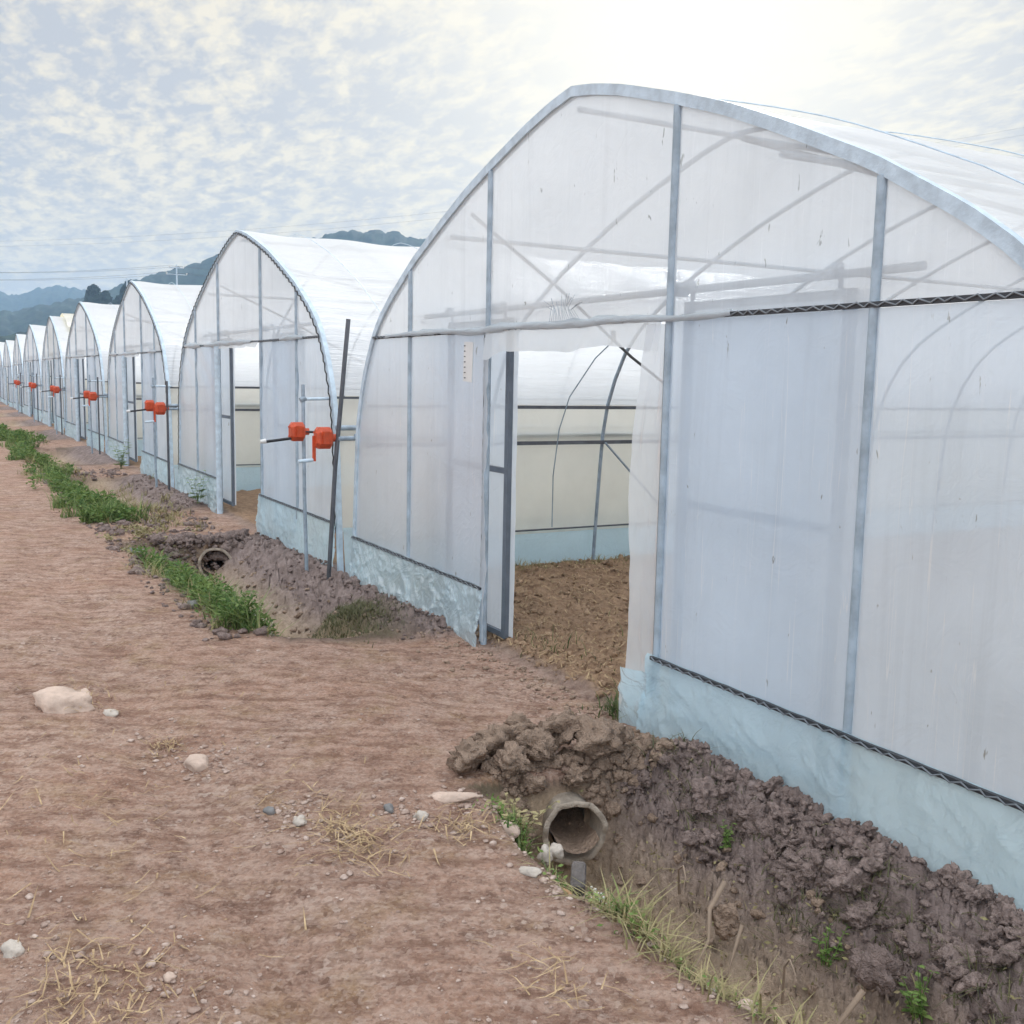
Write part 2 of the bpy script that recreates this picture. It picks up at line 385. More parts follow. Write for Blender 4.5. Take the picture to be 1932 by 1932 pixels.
bk_l = N.mix(N.mr(n2, .55, .75), bk_l, (.22, .15, .10))
bk = N.mix(N.mr(uu, .55, .8), bk_l, bk_u)
sn = N.mix(N.mr(n2, .35, .65), (.54, .36, .23), (.30, .185, .115))
gr = N.mix(N.mr(n2, .35, .68), (.27, .195, .155), (.16, .11, .085))
gr = N.mix(N.math('MULTIPLY', N.mr(n4, .45, .65), .5), gr, (.16, .15, .08))
c = N.mix(road, gr, rd); c = N.mix(ins, c, sn)
bmix = N.math('MAXIMUM', bank, N.math('MULTIPLY', N.mr(uu, .7, .9), N.math('SUBTRACT', 1., N.math('MAXIMUM', road, ins))))
c = N.mix(bmix, c, bk)
c = N.mix(N.math('MULTIPLY', moss, .65), c, (.13, .125, .06))
c = N.mix(N.math('MULTIPLY', N.math('MULTIPLY', N.mr(n3, .35, .7), .35), N.math('SUBTRACT', 1., road)), c, (.10, .07, .055))
p = N.n('ShaderNodeBsdfPrincipled', inp={'Base Color': c, 'Roughness': .95, 'Specular IOR Level': .15})
hh = N.math('ADD', N.math('MULTIPLY', n2, 1.0), N.math('ADD', N.math('MULTIPLY', n3, .5), N.math('MULTIPLY', N.noise(tcg, 140, 4, .7), .25)))
b = N.n('ShaderNodeBump', inp={'Strength': 1.0, 'Distance': .04, 'Height': hh}); N.L.new(b.outputs[0], p.inputs['Normal'])
N.n('ShaderNodeOutputMaterial', inp={0: p.outputs[0]})
MT['hill'] = pbr('wooded_hill', (.034, .060, .042), 1., 0, .5, .09, 0, 60, .1, (.008, .018, .014))
m, N = new_mat('water'); MT['water'] = m
tcw = N.n('ShaderNodeTexCoord').outputs['Object']
p = N.n('ShaderNodeBsdfPrincipled', inp={'Base Color': (.16, .125, .10, 1), 'Roughness': .18, 'Specular IOR Level': .6})
b = N.n('ShaderNodeBump', inp={'Strength': .25, 'Distance': .01, 'Height': N.noise(tcw, 25, 3)}); N.L.new(b.outputs[0], p.inputs['Normal'])
N.n('ShaderNodeOutputMaterial', inp={0: p.outputs[0]})

# ------------------------------------------------------------------ ground, road, ditch (one sheet, split by surface)
def arc(a, b, s): return np.arange(a, b, s)
az = np.concatenate([arc(R(108), R(193), .00145), arc(R(193), R(468), R(1.5))])
rad = [0.02, .5, 1.0, 1.35]
r_ = 1.6
while r_ < 3200:
    rad.append(r_); r_ *= 1.0036 if r_ < 5.5 else 1.0052 if r_ < 9 else (1.013 if r_ < 60 else 1.06)
rad = np.array(rad)
A, RR = np.meshgrid(az, rad)
X = CAM.x+RR*np.cos(A); Y = CAM.y+RR*np.sin(A)
Z, road_, bank_, ins_, u_, dip_, md_ = terrain(X, Y)
Z = Z + np.where(RR > 60, -.0*RR, 0)
upb = np.clip(u_, 0, 1.6)/1.0
P = np.stack([X, Y, Z], -1); nr, na = X.shape
idx = np.arange(nr*na).reshape(nr, na); idx = np.concatenate([idx, idx[:, :1]], 1)
F = np.stack([idx[:-1, :-1], idx[:-1, 1:], idx[1:, 1:], idx[1:, :-1]], -1).reshape(-1, 4)
def bore(x0, y0, z0, yw, rr, L=1.1):
    c_ = P.reshape(-1, 3)[F].mean(1)-np.array([x0, y0, z0]); d = np.array([math.cos(yw), math.sin(yw), 0]); t = c_@d
    q = np.linalg.norm(c_-t[:, None]*d, axis=1); return (q < rr) & (t > -L) & (t < .03)
F = F[~(bore(1.33, -.73, -.20, R(-16), .088) | bore(-5.43, -.60, -.235, R(-12), .115))]
fr = road_.ravel()[F[:, 0]]; fb = (-dip_.ravel()[F[:, 0]] > .025) & (np.hypot(X, Y).ravel()[F[:, 0]] < 45)
fpath = (np.abs(X.ravel()[F[:, 0]]) < 400)
sel = np.where(fb, 1, np.where((fr > .5), 0, 2))
def submesh(name, Fs, label=None):
    used = np.unique(Fs); mp_ = np.zeros(nr*na, np.int64); mp_[used] = np.arange(len(used))
    V = P.reshape(-1, 3)[used]
    at_ = dict(road=road_.ravel()[used], bank=bank_.ravel()[used], inside=ins_.ravel()[used], upbank=np.where(Y.ravel()[used] < .4, upb.ravel()[used], 0), moss=md_.ravel()[used])
    o = link(name, np_mesh(name, V, mp_[Fs], True, at_), MT['earth']); tag(o, kind='structure'); return o
submesh('road', F[sel == 0]); submesh('ditch', F[sel == 1]); submesh('ground', F[sel == 2])
# shallow water lying in the second ditch
xs = np.linspace(-5.2, -1.9, 60); wv = []
for x in xs:
    yc = -.78+.03*math.sin(x*5)+.02*math.sin(x*13)
    wv.append([(x, yc-.10-.02*math.sin(x*9), -.352), (x, yc+.10+.03*math.sin(x*7+1), -.352)])
o = link('ditch_water', grid_mesh('ditch_water', np.array(wv)), MT['water']); tag(o, kind='structure')

# ------------------------------------------------------------------ hills
def hill(name, pts, Rr, depth, seed, az0=95, az1=250, tree=4., step=.07):
    a = np.arange(az0, az1, step); e = np.interp(a, [p[0] for p in pts], [p[1] for p in pts])
    ridge = Rr*np.tan(np.radians(e))+1.6
    rows = []; K = 34
    for j in range(K):
        t = j/(K-1)*2-1; rr = Rr+t*depth
        prof = (1-t*t)**1.3 if t < 0 else (1-t*t)
        xx = CAM.x+rr*np.cos(np.radians(a)); yy = CAM.y+rr*np.sin(np.radians(a))
        z = ridge*prof*(1+.10*fbm(xx/140, yy/140, 3, seed)*(1 if abs(t) > .12 else .0)) + tree*(fbm(xx/9, yy/9, 3, seed+3)*.9+.6*lumps(xx, yy, 16, seed+7)-.3)*min(1, prof*3)
        z = z - 6*(abs(t) > .97)
        rows.append(np.stack([xx, yy, z], -1))
    o = link(name, grid_mesh(name, np.array(rows)), MT['hill']); tag(o, kind='structure'); return o
hill('hill', [(95, 3.5), (140, 5), (150, 6.4), (155.6, 7.1), (158.2, 7.6), (160, 7.45), (161.5, 7.0), (164, 6.6), (166.7, 5.85), (168.8, 5.25), (171.2, 4.35), (173, 3.6), (174.9, 3.1), (177, 2.6), (182, 2.2), (200, 1.8), (250, 1.5)], 900, 260, 3, tree=5)
hill('far_hill', [(95, 2), (160, 2.5), (170, 3.4), (173.4, 3.95), (174.3, 4.1), (175.2, 3.95), (176.2, 3.5), (177, 3.62), (180, 3.2), (188, 3.0), (215, 3.4), (250, 3)], 1700, 350, 13, tree=7)

# pines standing on the near slope
def pine(x, y, z, h, wd, label):
    o = empty('pine_tree', (x, y, z), label, 'tree', 'dark trees below the ridge')
    MB().tube([(0, 0, -1), (0, 0, h*.5), (0, 0, h*.95)], [wd*.06, wd*.04, wd*.01], 6).build('trunk', MT['root'], o)
    V = []; Fc = []
    for k in range(700):
        t = random.random()**.8; rr = wd*.8*(1-t)**.38*(.4+.6*random.random()); a = random.random()*6.28
        c = Vector((rr*math.cos(a), rr*math.sin(a), h*(.22+.78*t)+random.gauss(0, .2)))
        s = wd*.12*(.6+random.random()); b0 = len(V)
        n = Vector((random.gauss(0, 1), random.gauss(0, 1), random.gauss(0, .6))).normalized(); q = n.orthogonal().normalized(); r2 = n.cross(q)
        V += [c+q*s, c+r2*s*.7, c-q*s, c-r2*s*.7]; Fc.append((b0, b0+1, b0+2, b0+3))
    me = bpy.data.meshes.new('crown'); me.from_pydata([tuple(v) for v in V], [], Fc); link('crown', me, MT['hill'], o)
def azp(a, r): return CAM.x+r*math.cos(R(a)), CAM.y+r*math.sin(R(a))
for (a, top, wd, lb) in ((172.75, 4.25, 6.5, 'pointed dark tree rising left of the other dark trees'), (172.2, 3.95, 6, 'lower rounded dark tree beside the pointed one'), (171.55, 3.75, 5.5, 'smallest dark tree in the middle of the tree row'),
                       (171.05, 4.55, 6.5, 'broad dark tree rising above the third roof'), (170.6, 4.15, 7, 'dark tree at the end of the row, nearest the ridge')):
    x, y = azp(a, 420); topz = 420*math.tan(R(top))+1.6; pine(x, y, 13.0, topz-13, wd, lb)
    # knoll under them is part of a low foreground rise
o = hill('rise', [(95, 1.5), (165, 3.4), (169, 3.35), (171, 3.0), (173, 2.5), (175, 1.9), (179, 1.3), (200, 1.0), (250, .8)], 430, 90, 23, tree=2.5, step=.15)

# utility pole and overhead lines
def pole(a, r, el, label, h_arm=True):
    x, y = azp(a, r); zt = r*math.tan(R(el))+1.6
    o = empty('utility_pole', (x, y, 0), label, 'utility pole')
    MB().tube([(0, 0, -1), (0, 0, zt*.5), (0, 0, zt)], [.34, .28, .2], 8).build('mast', MT['steel_lt'], o)
    ins_pts = []
    if h_arm:
        d = Vector((math.sin(R(a+8)), -math.cos(R(a+8)), 0))
        for dz in (.8, 2.6):
            b = MB(); mid = Vector((0, 0, zt-dz)); wd = 2.6 if dz > 1 else 1.8
            b.tube([mid-d*wd, mid+d*wd], .13, 6).build('crossarm', MT['steel_lt'], o)
            for q in (-wd, 0, wd):
                pt = mid+d*q+Vector((0, 0, .55)); MB().tube([mid+d*q, pt], [.18, .22], 6).build('insulator', MT['white'], o)
                ins_pts.append(Vector((x, y, 0))+pt)
    return o, ins_pts
o, ip = pole(168.72, 300, 5.5, 'pale utility pole with two crossarms standing below the ridge')
pole(171.15, 330, 4.7, 'slim pale mast standing among the dark trees', False)
def wire(p0, p1, sag, label, r=.03):
    p0 = Vector(p0); p1 = Vector(p1); n = 24
    pts = [p0.lerp(p1, i/n)-Vector((0, 0, 4*sag*(i/n)*(1-i/n))) for i in range(n+1)]
    o = MB().tube(pts, r, 5).build('power_line', MT['steel_dk']); tag(o, label, 'power line', 'overhead power lines'); return o
for j, k in enumerate((0, 2, 3, 5)):
    a2 = 196
    x, y = azp(a2, 300); e2 = ip[k].z-1.2
    wire(ip[k], (x+(j % 2)*3, y, e2-.8), 5.0, ['uppermost thin power line running left from the utility pole', 'second thin power line running left from the utility pole', 'third thin power line running left from the utility pole', 'lowest thin power line running left from the utility pole'][j])
    x, y = azp(150, 330)
    wire(ip[k], (x, y, ip[k].z+8), 4.0, ['uppermost line running right from the pole across the hill', 'second line running right from the pole across the hill', 'third line running right from the pole across the hill', 'lowest line running right from the pole across the hill'][j])
for j in range(2):
    x0, y0 = azp(178, 260); x1, y1 = azp(118, 200)
    wire((x0, y0, 28+j*1.1), (x1, y1, 47+j*1.2), 5, ['faint lower power line high in the sky above the roofs', 'faint upper power line high in the sky above the roofs'][j], .012)

# ------------------------------------------------------------------ greenhouse
PR = [(3.19, -.28), (3.17, -.1), (3.14, .3), (3.10, .8), (3.06, 1.2), (3.00, 1.42), (2.89, 1.66), (2.73, 1.905), (2.60, 2.03), (2.40, 2.17), (2.0, 2.395), (1.54, 2.60), (1.2, 2.74), (.86, 2.855), (.45, 2.98), (.2, 3.04), (0, 3.072)]
px_ = np.array([p[0] for p in PR]); pz_ = np.array([p[1] for p in PR])
sl_ = np.concatenate([[0], np.cumsum(np.hypot(np.diff(px_), np.diff(pz_)))])
def smooth_prof(n=60):
    s = np.linspace(0, sl_[-1], 400); x = np.interp(s, sl_, px_); z = np.interp(s, sl_, pz_)
    for _ in range(14):
        x[1:-1] = (x[:-2]+2*x[1:-1]+x[2:])/4; z[1:-1] = (z[:-2]+2*z[1:-1]+z[2:])/4
    i = np.linspace(0, 399, n).astype(int); return x[i], z[i]
hx, hz_ = smooth_prof()
PFX = np.concatenate([hx, -hx[-2::-1]]); PFZ = np.concatenate([hz_, hz_[-2::-1]])     # right foot -> apex -> left foot
def half_w(z): return np.interp(z, hz_, hx)
def top_z(x): return np.interp(np.abs(x), hx[::-1], hz_[::-1])
_tx = np.gradient(PFX); _tz = np.gradient(PFZ); _l = np.hypot(_tx, _tz); NX, NZ = _tz/_l, -_tx/_l   # outward normal
if NX[0] < 0: NX, NZ = -NX, -NZ
def prof_pts(y, off=0., z0=-9, step=1):
    return [(PFX[i]+NX[i]*off, y, PFZ[i]+NZ[i]*off) for i in range(0, len(PFX), step) if PFZ[i] >= z0]
LEN = 24.; HOOPS = [1.15*k for k in range(1, 21)]
ZB, ZS = 1.905, .335

def sheet(name, mat, parent, fn, nu, nv):
    U, V_ = np.meshgrid(np.linspace(0, 1, nu), np.linspace(0, 1, nv)); P_ = fn(U, V_)
    return link(name, grid_mesh(name, P_), mat, parent)
def zigzag(parent, pts, amp=.011, per=.055, r=.0028, nrm=(0, -1, 0), mat='wire', dz=0.):
    P_ = [Vector(p) for p in pts]; out = []; acc = 0; k = 0
    L = [0.]
    for a, b_ in zip(P_, P_[1:]): L.append(L[-1]+(b_-a).length)
    n = int(L[-1]/per*2)
    for i in range(n+1):
        s = L[-1]*i/n; j = min(max(np.searchsorted(L, s)-1, 0), len(P_)-2); t = (s-L[j])/max(L[j+1]-L[j], 1e-6)
        q = P_[j].lerp(P_[j+1], t+0.0); tg = (P_[j+1]-P_[j]).normalized(); sd_ = tg.cross(Vector(nrm)).normalized()
        out.append(q+sd_*amp*(1 if i % 2 else -1)*random.uniform(.7, 1.1)+tg*random.uniform(-.12, .12)*per+Vector(nrm)*.006)
    return MB().tube(out, r, 4).build('spring_wire', MT[mat], parent)

def make_house(near, label):
    g = empty('greenhouse', (0, 0, 0), label, 'greenhouse', 'plastic film greenhouses in a row')
    sd0 = 100 if near else 200
    # front arch: flat galvanised lock profile, plus hoop tubes behind
    arch = MB(); fine_p = prof_pts(0.0, 0.0)
    arch.sweep(fine_p, [(-.022, -.034), (.018, -.034), (.018, .018), (-.022, .018)], (0, 1, 0)).build('front_arch', MT['steel_lt'], g)
    if not near:
        ch = MB().sweep(prof_pts(0, .0, .1), [(-.024, -.012), (-.019, -.012), (-.019, .012), (-.024, .012)], (0, 1, 0)); ch.build('lock_channel', MT['steel_lt'], g)
        zigzag(g, prof_pts(-.03, 0, .2), .012, .10, .006, mat='wire')
    hp0 = None
    for y in HOOPS:
        if hp0 is None:
            hp0 = MB().tube(prof_pts(0, -.02, step=3), .0165, 8).build('hoop', MT['steel'], g); hp0.location = (0, y, 0)
        else:
            c_ = hp0.copy(); COL.objects.link(c_); c_.parent = g; c_.location = (0, y, 0)
    # purlins, ridge, side rails, braces
    MB().tube([(0, .03, 3.0), (0, LEN, 3.0)], .016, 8).build('ridge_pipe', MT['steel'], g)
    for s in (-1, 1):
        MB().tube([(s*1.50, .03, 2.52), (s*1.50, LEN, 2.52)], .016, 8).build('purlin', MT['steel'], g)
        for z, r in ((1.385, .014), (1.075, .016)):
            x = s*(float(half_w(z))-.045); MB().box((x, LEN/2, z), (.022, LEN-.06, r*2)).build('side_rail', MT['steel_dk'], g)
        MB().tube([(s*1.24, .05, 2.63), (s*1.98, 1.15, 2.29), (s*2.72, 2.35, 1.83), (s*2.9, 2.9, 1.58)], .013, 8).build('roof_brace', MT['steel_dk'], g)
        MB().tube([(s*3.0, 2.3, 1.07), (s*3.04, 3.2, .25)], .010, 8).build('wall_brace', MT['steel'], g)
        # roof film runs in one sheet over the ridge; side curtain and skirt below
        xs_ = float(half_w(1.1)); 
        def curt(U, V_, s=s):
            z = .26+V_*1.12; y = .02+U*(LEN-.04); x = s*(half_w(z)+.03+.010*fbm(y*2.2, z*4, 3, sd0+2))
            return np.stack([x, y, z], -1)
        sheet('side_curtain', MT['film_side'], g, curt, 240, 22)
        def sk(U, V_, s=s):
            z = -.22+V_*.52; y = .02+U*(LEN-.04); x = s*(half_w(z)+.045+.03*(1-V_)+.012*fbm(y*3, z*5, 3, sd0+4))
            return np.stack([x, y, z], -1)
        sheet('side_skirt', MT['skirt'], g, sk, 240, 10)
        MB().tube([(s*(float(half_w(.3))-.02), .05, .30), (s*(float(half_w(.3))-.02), LEN, .30)], .008, 6).build('bottom_rail', MT['steel_dk'], g)
        rp = MB().tube([(s*(float(half_w(1.12))+.055), -.02, 1.14), (s*(float(half_w(1.12))+.055), LEN, 1.14)], .022, 8); rp.build('roll_pipe', MT['steel'], g)
    zi = [i for i in range(len(PFX)) if PFZ[i] > 1.36]
    def roof(U, V_):
        k = zi[0]+U*(zi[-1]-zi[0]); i0 = np.clip(np.floor(k).astype(int), 0, len(PFX)-2); t = k-i0
        x = PFX[i0]*(1-t)+PFX[i0+1]*t; z = PFZ[i0]*(1-t)+PFZ[i0+1]*t; nx = NX[i0]; nz = NZ[i0]
        y = -.012+V_*(LEN+.03)
        sag = .022*np.sin(math.pi*((y % 1.15)/1.15))**2
        wr = (.012*fbm(k*.9, y*.5, 3, sd0+6)-.010)*sst(.0, .5, y)-.012*(1-sst(0, .1, y))
        off = .035-sag+wr
        return np.stack([x+nx*off, y, z+nz*off], -1)
    sheet('roof_film', MT['film_roof'], g, roof, 150, 240)
    # pressing lines over the roof film between hoops
    for y in (.62, 1.85, 4.2, 6.5, 8.8):
        MB().tube(prof_pts(0, .05, 1.0, 2), .0035, 5).build('pressing_cord', MT['steel_lt'], g).location = (0, y, 0)
    # gable posts
    for x in (-2.05, -.88, .88, 2.05):
        zt = float(top_z(x))-.02
        pb = MB(); pb.tube([(x, -.010, -.25), (x, -.010, zt)], .020 if abs(x) < 1 else .019, 10)
        if abs(x) < 1: pb.box((x, .045, 2.035), (.05, .05, .06))
        pb.build('post', MT['steel_post'], g)
    # films of the gable
    def gable(U, V_):
        x = (U*2-1)*(float(half_w(ZB))-.01); z = ZB+.012+V_*(top_z(x)-ZB-.03); y = -.008+.010*fbm(x*1.5, z*1.5, 3, sd0+10)*np.sin(math.pi*V_)
        return np.stack([x, y, z], -1)
    sheet('gable_film', MT['film_gable'], g, gable, 120, 40)
    for s in (-1, 1):
        def pan(U, V_, s=s):
            z = ZS+V_*(ZB-ZS-.012); xo = half_w(z)-.015; x = s*(.865+U*(xo-.865))
            amp = .004 if near else .013
            y = -.010+amp*fbm(x*2, z*2.4, 4, sd0+12+s)*np.sin(math.pi*V_)**.5
            if not near:   # slack swags under the crossbar
                y = y+.006*np.sin(x*9+z*14+2*fbm(x*2, z*2, 2, 9))*sst(.9, 1.6, z)
            return np.stack([x, y, z], -1)
        sheet('wall_film', MT['film'], g, pan, 70, 60)
        def skf(U, V_, s=s):
            xo = half_w(.1)+.0; x0 = .83 if s > 0 else .855
            x = s*(x0+U*(xo-x0)); zb_ = -.23 if near else -.2; z = zb_+V_*(ZS+.012-zb_)
            gth = (1-V_)**.5
            y = -.030-.055*(1-V_)-.030*gth*fbm(x*3+z*3, z*4-x, 3, sd0+15)-.010*np.sin(x*26+3*fbm(x*3, z*3, 2, 4))*sst(.45, .98, V_)*(1-sst(.985, 1, V_))*.8
            cw = 1-np.abs(fbm(x*6+z*9, z*5-x*2, 3, sd0+61))*3.2; y = y-.016*np.clip(cw, 0, 1)**3*np.clip(gth*1.6, 0, 1)-.010*fbm(x*22+z*8, z*16, 3, sd0+63)*gth
            y = y-.026*np.abs(fbm(x*5+z*7, z*6-x*3, 3, sd0+18))*gth
            return np.stack([x, y, z], -1)
        sheet('skirt_film', MT['skirt'], g, skf, 260, 44)
        xo = float(half_w(ZS))-.01
        MB().box((s*(.87+xo)/2, -.036, ZS), (xo-.87, .020, .017)).build('lock_channel', MT['channel'], g)
        zigzag(g, [(s*.88, -.046, ZS), (s*xo, -.046, ZS)], .008, .07, .0035, mat='flap_')
    # crossbar across the gable
    xo = float(half_w(ZB))-.005
    MB().box((0, -.018, ZB), (2*xo, .024, .020)).build('crossbar', MT['channel'], g)
    zigzag(g, [(-xo, -.026, ZB), (xo, -.026, ZB)], .009, .07, .004, mat='flap_')
    # bunched film over the crossbar
    spans = [(-2.45, 1.32, .012)] if near else [(-2.6, -1.7, .02), (-1.5, .6, .017), (1.6, 2.3, .012)]
    for (a, b_, rr) in spans:
        n = int((b_-a)/.025); nn = 10; Pg = np.zeros((n+1, nn, 3))
        for i in range(n+1):
            t = i/n; x = a+(b_-a)*t; rr2 = rr*(.35+.9*math.sin(math.pi*min(max(t, .03), .97))**.5)*(1+.35*float(fbm(np.array([x*4]), np.array([1.]), 3, sd0+21)[0]))
            cz = ZB+.004+.012*float(fbm(np.array([x*2]), np.array([5.]), 2, sd0+23)[0])
            for k in range(nn):
                an = 2*math.pi*k/nn; q = rr2*(.7+.9*float(vn(np.array([x*9+k*.6]), np.array([k*2.1]), sd0)[0]))
                Pg[i, k] = (x, -.035-q*.8*math.sin(an)*.8, cz+q*1.25*math.cos(an))
        link('film_bundle', grid_mesh('film_bundle', Pg, wrap=True), MT['bundle'], g)
    def fringe(U, V_):
        x = -.87+U*1.72; zb_ = ZB-.125-.03*fbm(x*3, x*0, 3, sd0+25)-.03*np.exp(-((x+.8)/.15)**2)*0-.05*np.exp(-((x+.85)/.12)**2)
        if not near: zb_ = ZB-.05-.02*fbm(x*4, x*0, 3, 77)
        z = ZB-.005+(zb_-ZB)*V_; y = -.034-.02*V_+.010*fbm(x*9, z*6, 3, sd0+27)*V_
        return np.stack([x, y, z], -1)
    sheet('film_fringe', MT['flap'], g, fringe, 90, 10)
    # sliding doors hung behind the gable on a track
    MB().tube([(-1.98, .075, 2.035), (2.18, .075, 2.035)], .017, 10).build('door_track', MT['steel'], g)
    for (xa, xb) in ((-1.67, -.815), (.84 if near else .9, 1.84)):
        d = empty('sliding_door', (0, 0, 0), None, None); d.parent = g
        if xa < 0 and not near: xa, xb = -1.73, -.80
        fr_ = MB(); y = .115
        for x in (xa+.02, xb-.02): fr_.box((x, y, 1.0), (.045, .03, 1.97))
        for z in (.035, 1.06, 1.965): fr_.box(((xa+xb)/2, y, z), (xb-xa-.085, .026, .035))
        fr_.build('door_frame', MT['frame_blue'] if xa < 0 else MT['steel'], d)
        sheet('door_film', MT['film'], d, lambda U, V_: np.stack([xa-.01+U*(xb-xa+.06)+.008*fbm(V_*9, U*2, 2, 31)*(U > .98), y+.02+.004*fbm(U*3, V_*6, 3, 33), .03+V_*1.95], -1), 24, 40)
        for x in (xa+.06, xb-.06):
            MB().tube([(x-.02, .075, 2.062), (x+.02, .075, 2.062)], .02, 10).box((x, .10, 2.02), (.018, .01, .11)).build('roller', MT['steel'], d)
    if near:
        # torn film left along the right jamb, and its blue tail at the foot
        def flap(U, V_):
            z = -.05+V_*1.93; wd_ = .16+.035*fbm(z*2, z*0, 3, 41)-.06*sst(1.2, 1.85, z)+.02*sst(.3, -.1, z)
            x = .87-U*wd_; y = -.02-.05*U*U-.03*U*fbm(z*3+U, U*3, 3, 43)
            return np.stack([x, y, z], -1)
        sheet('jamb_film', MT['flap'], g, flap, 14, 80)
        def flapL(U, V_):
            z = .0+V_*1.86; wd_ = .045+.03*fbm(z*4, z*0, 3, 51)
            x = -.89+U*(wd_+.01); y = -.03-.02*np.abs(fbm(z*7, U*3, 3, 53))
            return np.stack([x, y, z], -1)
        sheet('jamb_film', MT['flap'], g, flapL, 6, 80)
        def tail(U, V_):
            z = -.16+V_*.42; wd_ = .15+.03*fbm(z*9, z*0, 2, 45)
            x = .86-U*wd_; y = -.045-.05*U-.02*fbm(z*12, U*4, 2, 46)
            return np.stack([x, y, z], -1)
        sheet('skirt_tail', MT['skirt'], g, tail, 12, 26)
        # black jamb strips
        for x in (-.905, .868): MB().box((x, -.016, .88), (.012, .014, 2.0)).build('jamb_strip', MT['channel'], g)
        # wire hung from a clip on the roof
        MB().tube([(-2.32, 1.87, 1.93), (-2.45, 1.80, 1.80), (-2.70, 1.72, 1.48), (-2.82, 1.70, 1.2), (-2.9, 1.70, .8), (-2.93, 1.72, .35)], .0055, 6).build('hanging_wire', MT['steel'], g)
        MB().box((-2.30, 1.87, 1.985), (.03, .03, .075)).tube([(-2.30, 1.87, 1.95), (-2.30, 1.85, 1.92), (-2.33, 1.86, 1.915)], .006, 6).build('wire_clip', MT['black'], g)
        # row of loose strands of broken film above the door
        st = MB()
        for i in range(16):
            x = -.12+.020*i; st.tube([(x, -.045, ZB+.02), (x-.02-.006*(i-8), -.05, ZB+.05+.05*random.random()), (x-.05*(1-i/9.), -.052, ZB+.09+.07*random.random())], .0012, 3)
        st.build('film_strands', MT['steel'], g)
    else:
        for x in (-.905, .868): MB().box((x, -.016, .88), (.016, .02, 2.0)).build('jamb_strip', MT['channel'], g)
        MB().tube([(-.80, -.05, -.2), (-.80, -.05, 1.88)], .034, 12).build('jamb_pipe', MT['steel_lt'], g)
    # far gable closing the tunnel
    def rear(U, V_):
        x = (U*2-1)*3.1; z = -.1+V_*(top_z(x)+.08); return np.stack([x, LEN-.02+0*x, z], -1)
    sheet('rear_film', MT['film'], g, rear, 60, 24)
    return g
MT['flap_'] = pbr('film_scallop', (.22, .25, .28), .5)
LAB = {0: 'nearest greenhouse, wide open doorway with soil floor and bright arched film gable',
       1: 'second greenhouse from the camera, open door beside a thick pale jamb pipe',
       2: 'third greenhouse from the camera, its gable just left of the second one',
       3: 'fourth greenhouse from the camera in the receding row',
       4: 'fifth greenhouse from the camera, with a yellowed sheet on its ridge',
       5: 'sixth greenhouse from the camera, small against the dark hill',
       6: 'seventh greenhouse from the camera in the receding row',
       7: 'eighth greenhouse from the camera, a narrow white sliver of gable',
       8: 'ninth greenhouse from the camera, at the picture edge',
       9: 'tenth greenhouse from the camera, nearly hidden at the far end',
       10: 'eleventh and farthest greenhouse of the row'}
near_h = make_house(True, LAB[0])
far_h = make_house(False, LAB[1]); 
OFF = {1: (.10, .0, .045), 2: (.06, 0, .02), 3: (0, 0, 0.0), 4: (-.05, 0, .05), 5: (-.25, 0, 0), 6: (0, 0, -.1), 7: (0, 0, -.15), 8: (0, 0, -.15), 9: (0, 0, -.15), 10: (0, 0, -.15)}
HOUSES = [near_h]
for k in range(1, 11):
    h = far_h if k == 1 else copy_tree(far_h)
    ox, oy, oz = OFF[k]; h.rotation_euler = (0, 0, R([0, .3, -.5, .6, -.3, .7, -.4, .2, .5, -.3, .2][k])); h.scale = (1, 1, [1, 1, .995, 1.012, .99, 1.01, 1, .99, 1.01, 1, 1][k]); h.location = (-k*HD+ox, oy, oz); h['label'] = LAB[k]; HOUSES.append(h)
# yellowed sheet over the fifth ridge
def ytarp(U, V_):
    i = 42+U*36; i0 = np.floor(i).astype(int); t = i-i0
    x = PFX[i0]*(1-t)+PFX[i0+1]*t; z = PFZ[i0]*(1-t)+PFZ[i0+1]*t
    y = .3+V_*3.2; off = .10+.02*fbm(x*3, y*3, 3, 61)
    return np.stack([x+NX[i0]*off, y, z+NZ[i0]*off], -1)
o = sheet('cover_sheet', MT['yellow_film'], None, ytarp, 50, 30); o.location = (-4*HD-.05, 0, .05)
tag(o, 'yellowed plastic sheet laid over the ridge of the fifth greenhouse', 'plastic sheet')

# paper scale stuck on the near greenhouse
lab = empty('paper_label', (-1.14, -.014, 1.72), 'narrow white paper strip with tick marks stuck on the film left of the doorway', 'paper label')
MB().box((0, 0, 0), (.125, .003, .245), Matrix.Rotation(R(3), 3, 'Y')).build('paper', MT['white'], lab)
tk = MB()
for i in range(7): tk.box((-.045+.001*i, -.0035, .10-.033*i), (.018, .002, .006))
tk.build('tick_marks', MT['steel_dk'], lab)

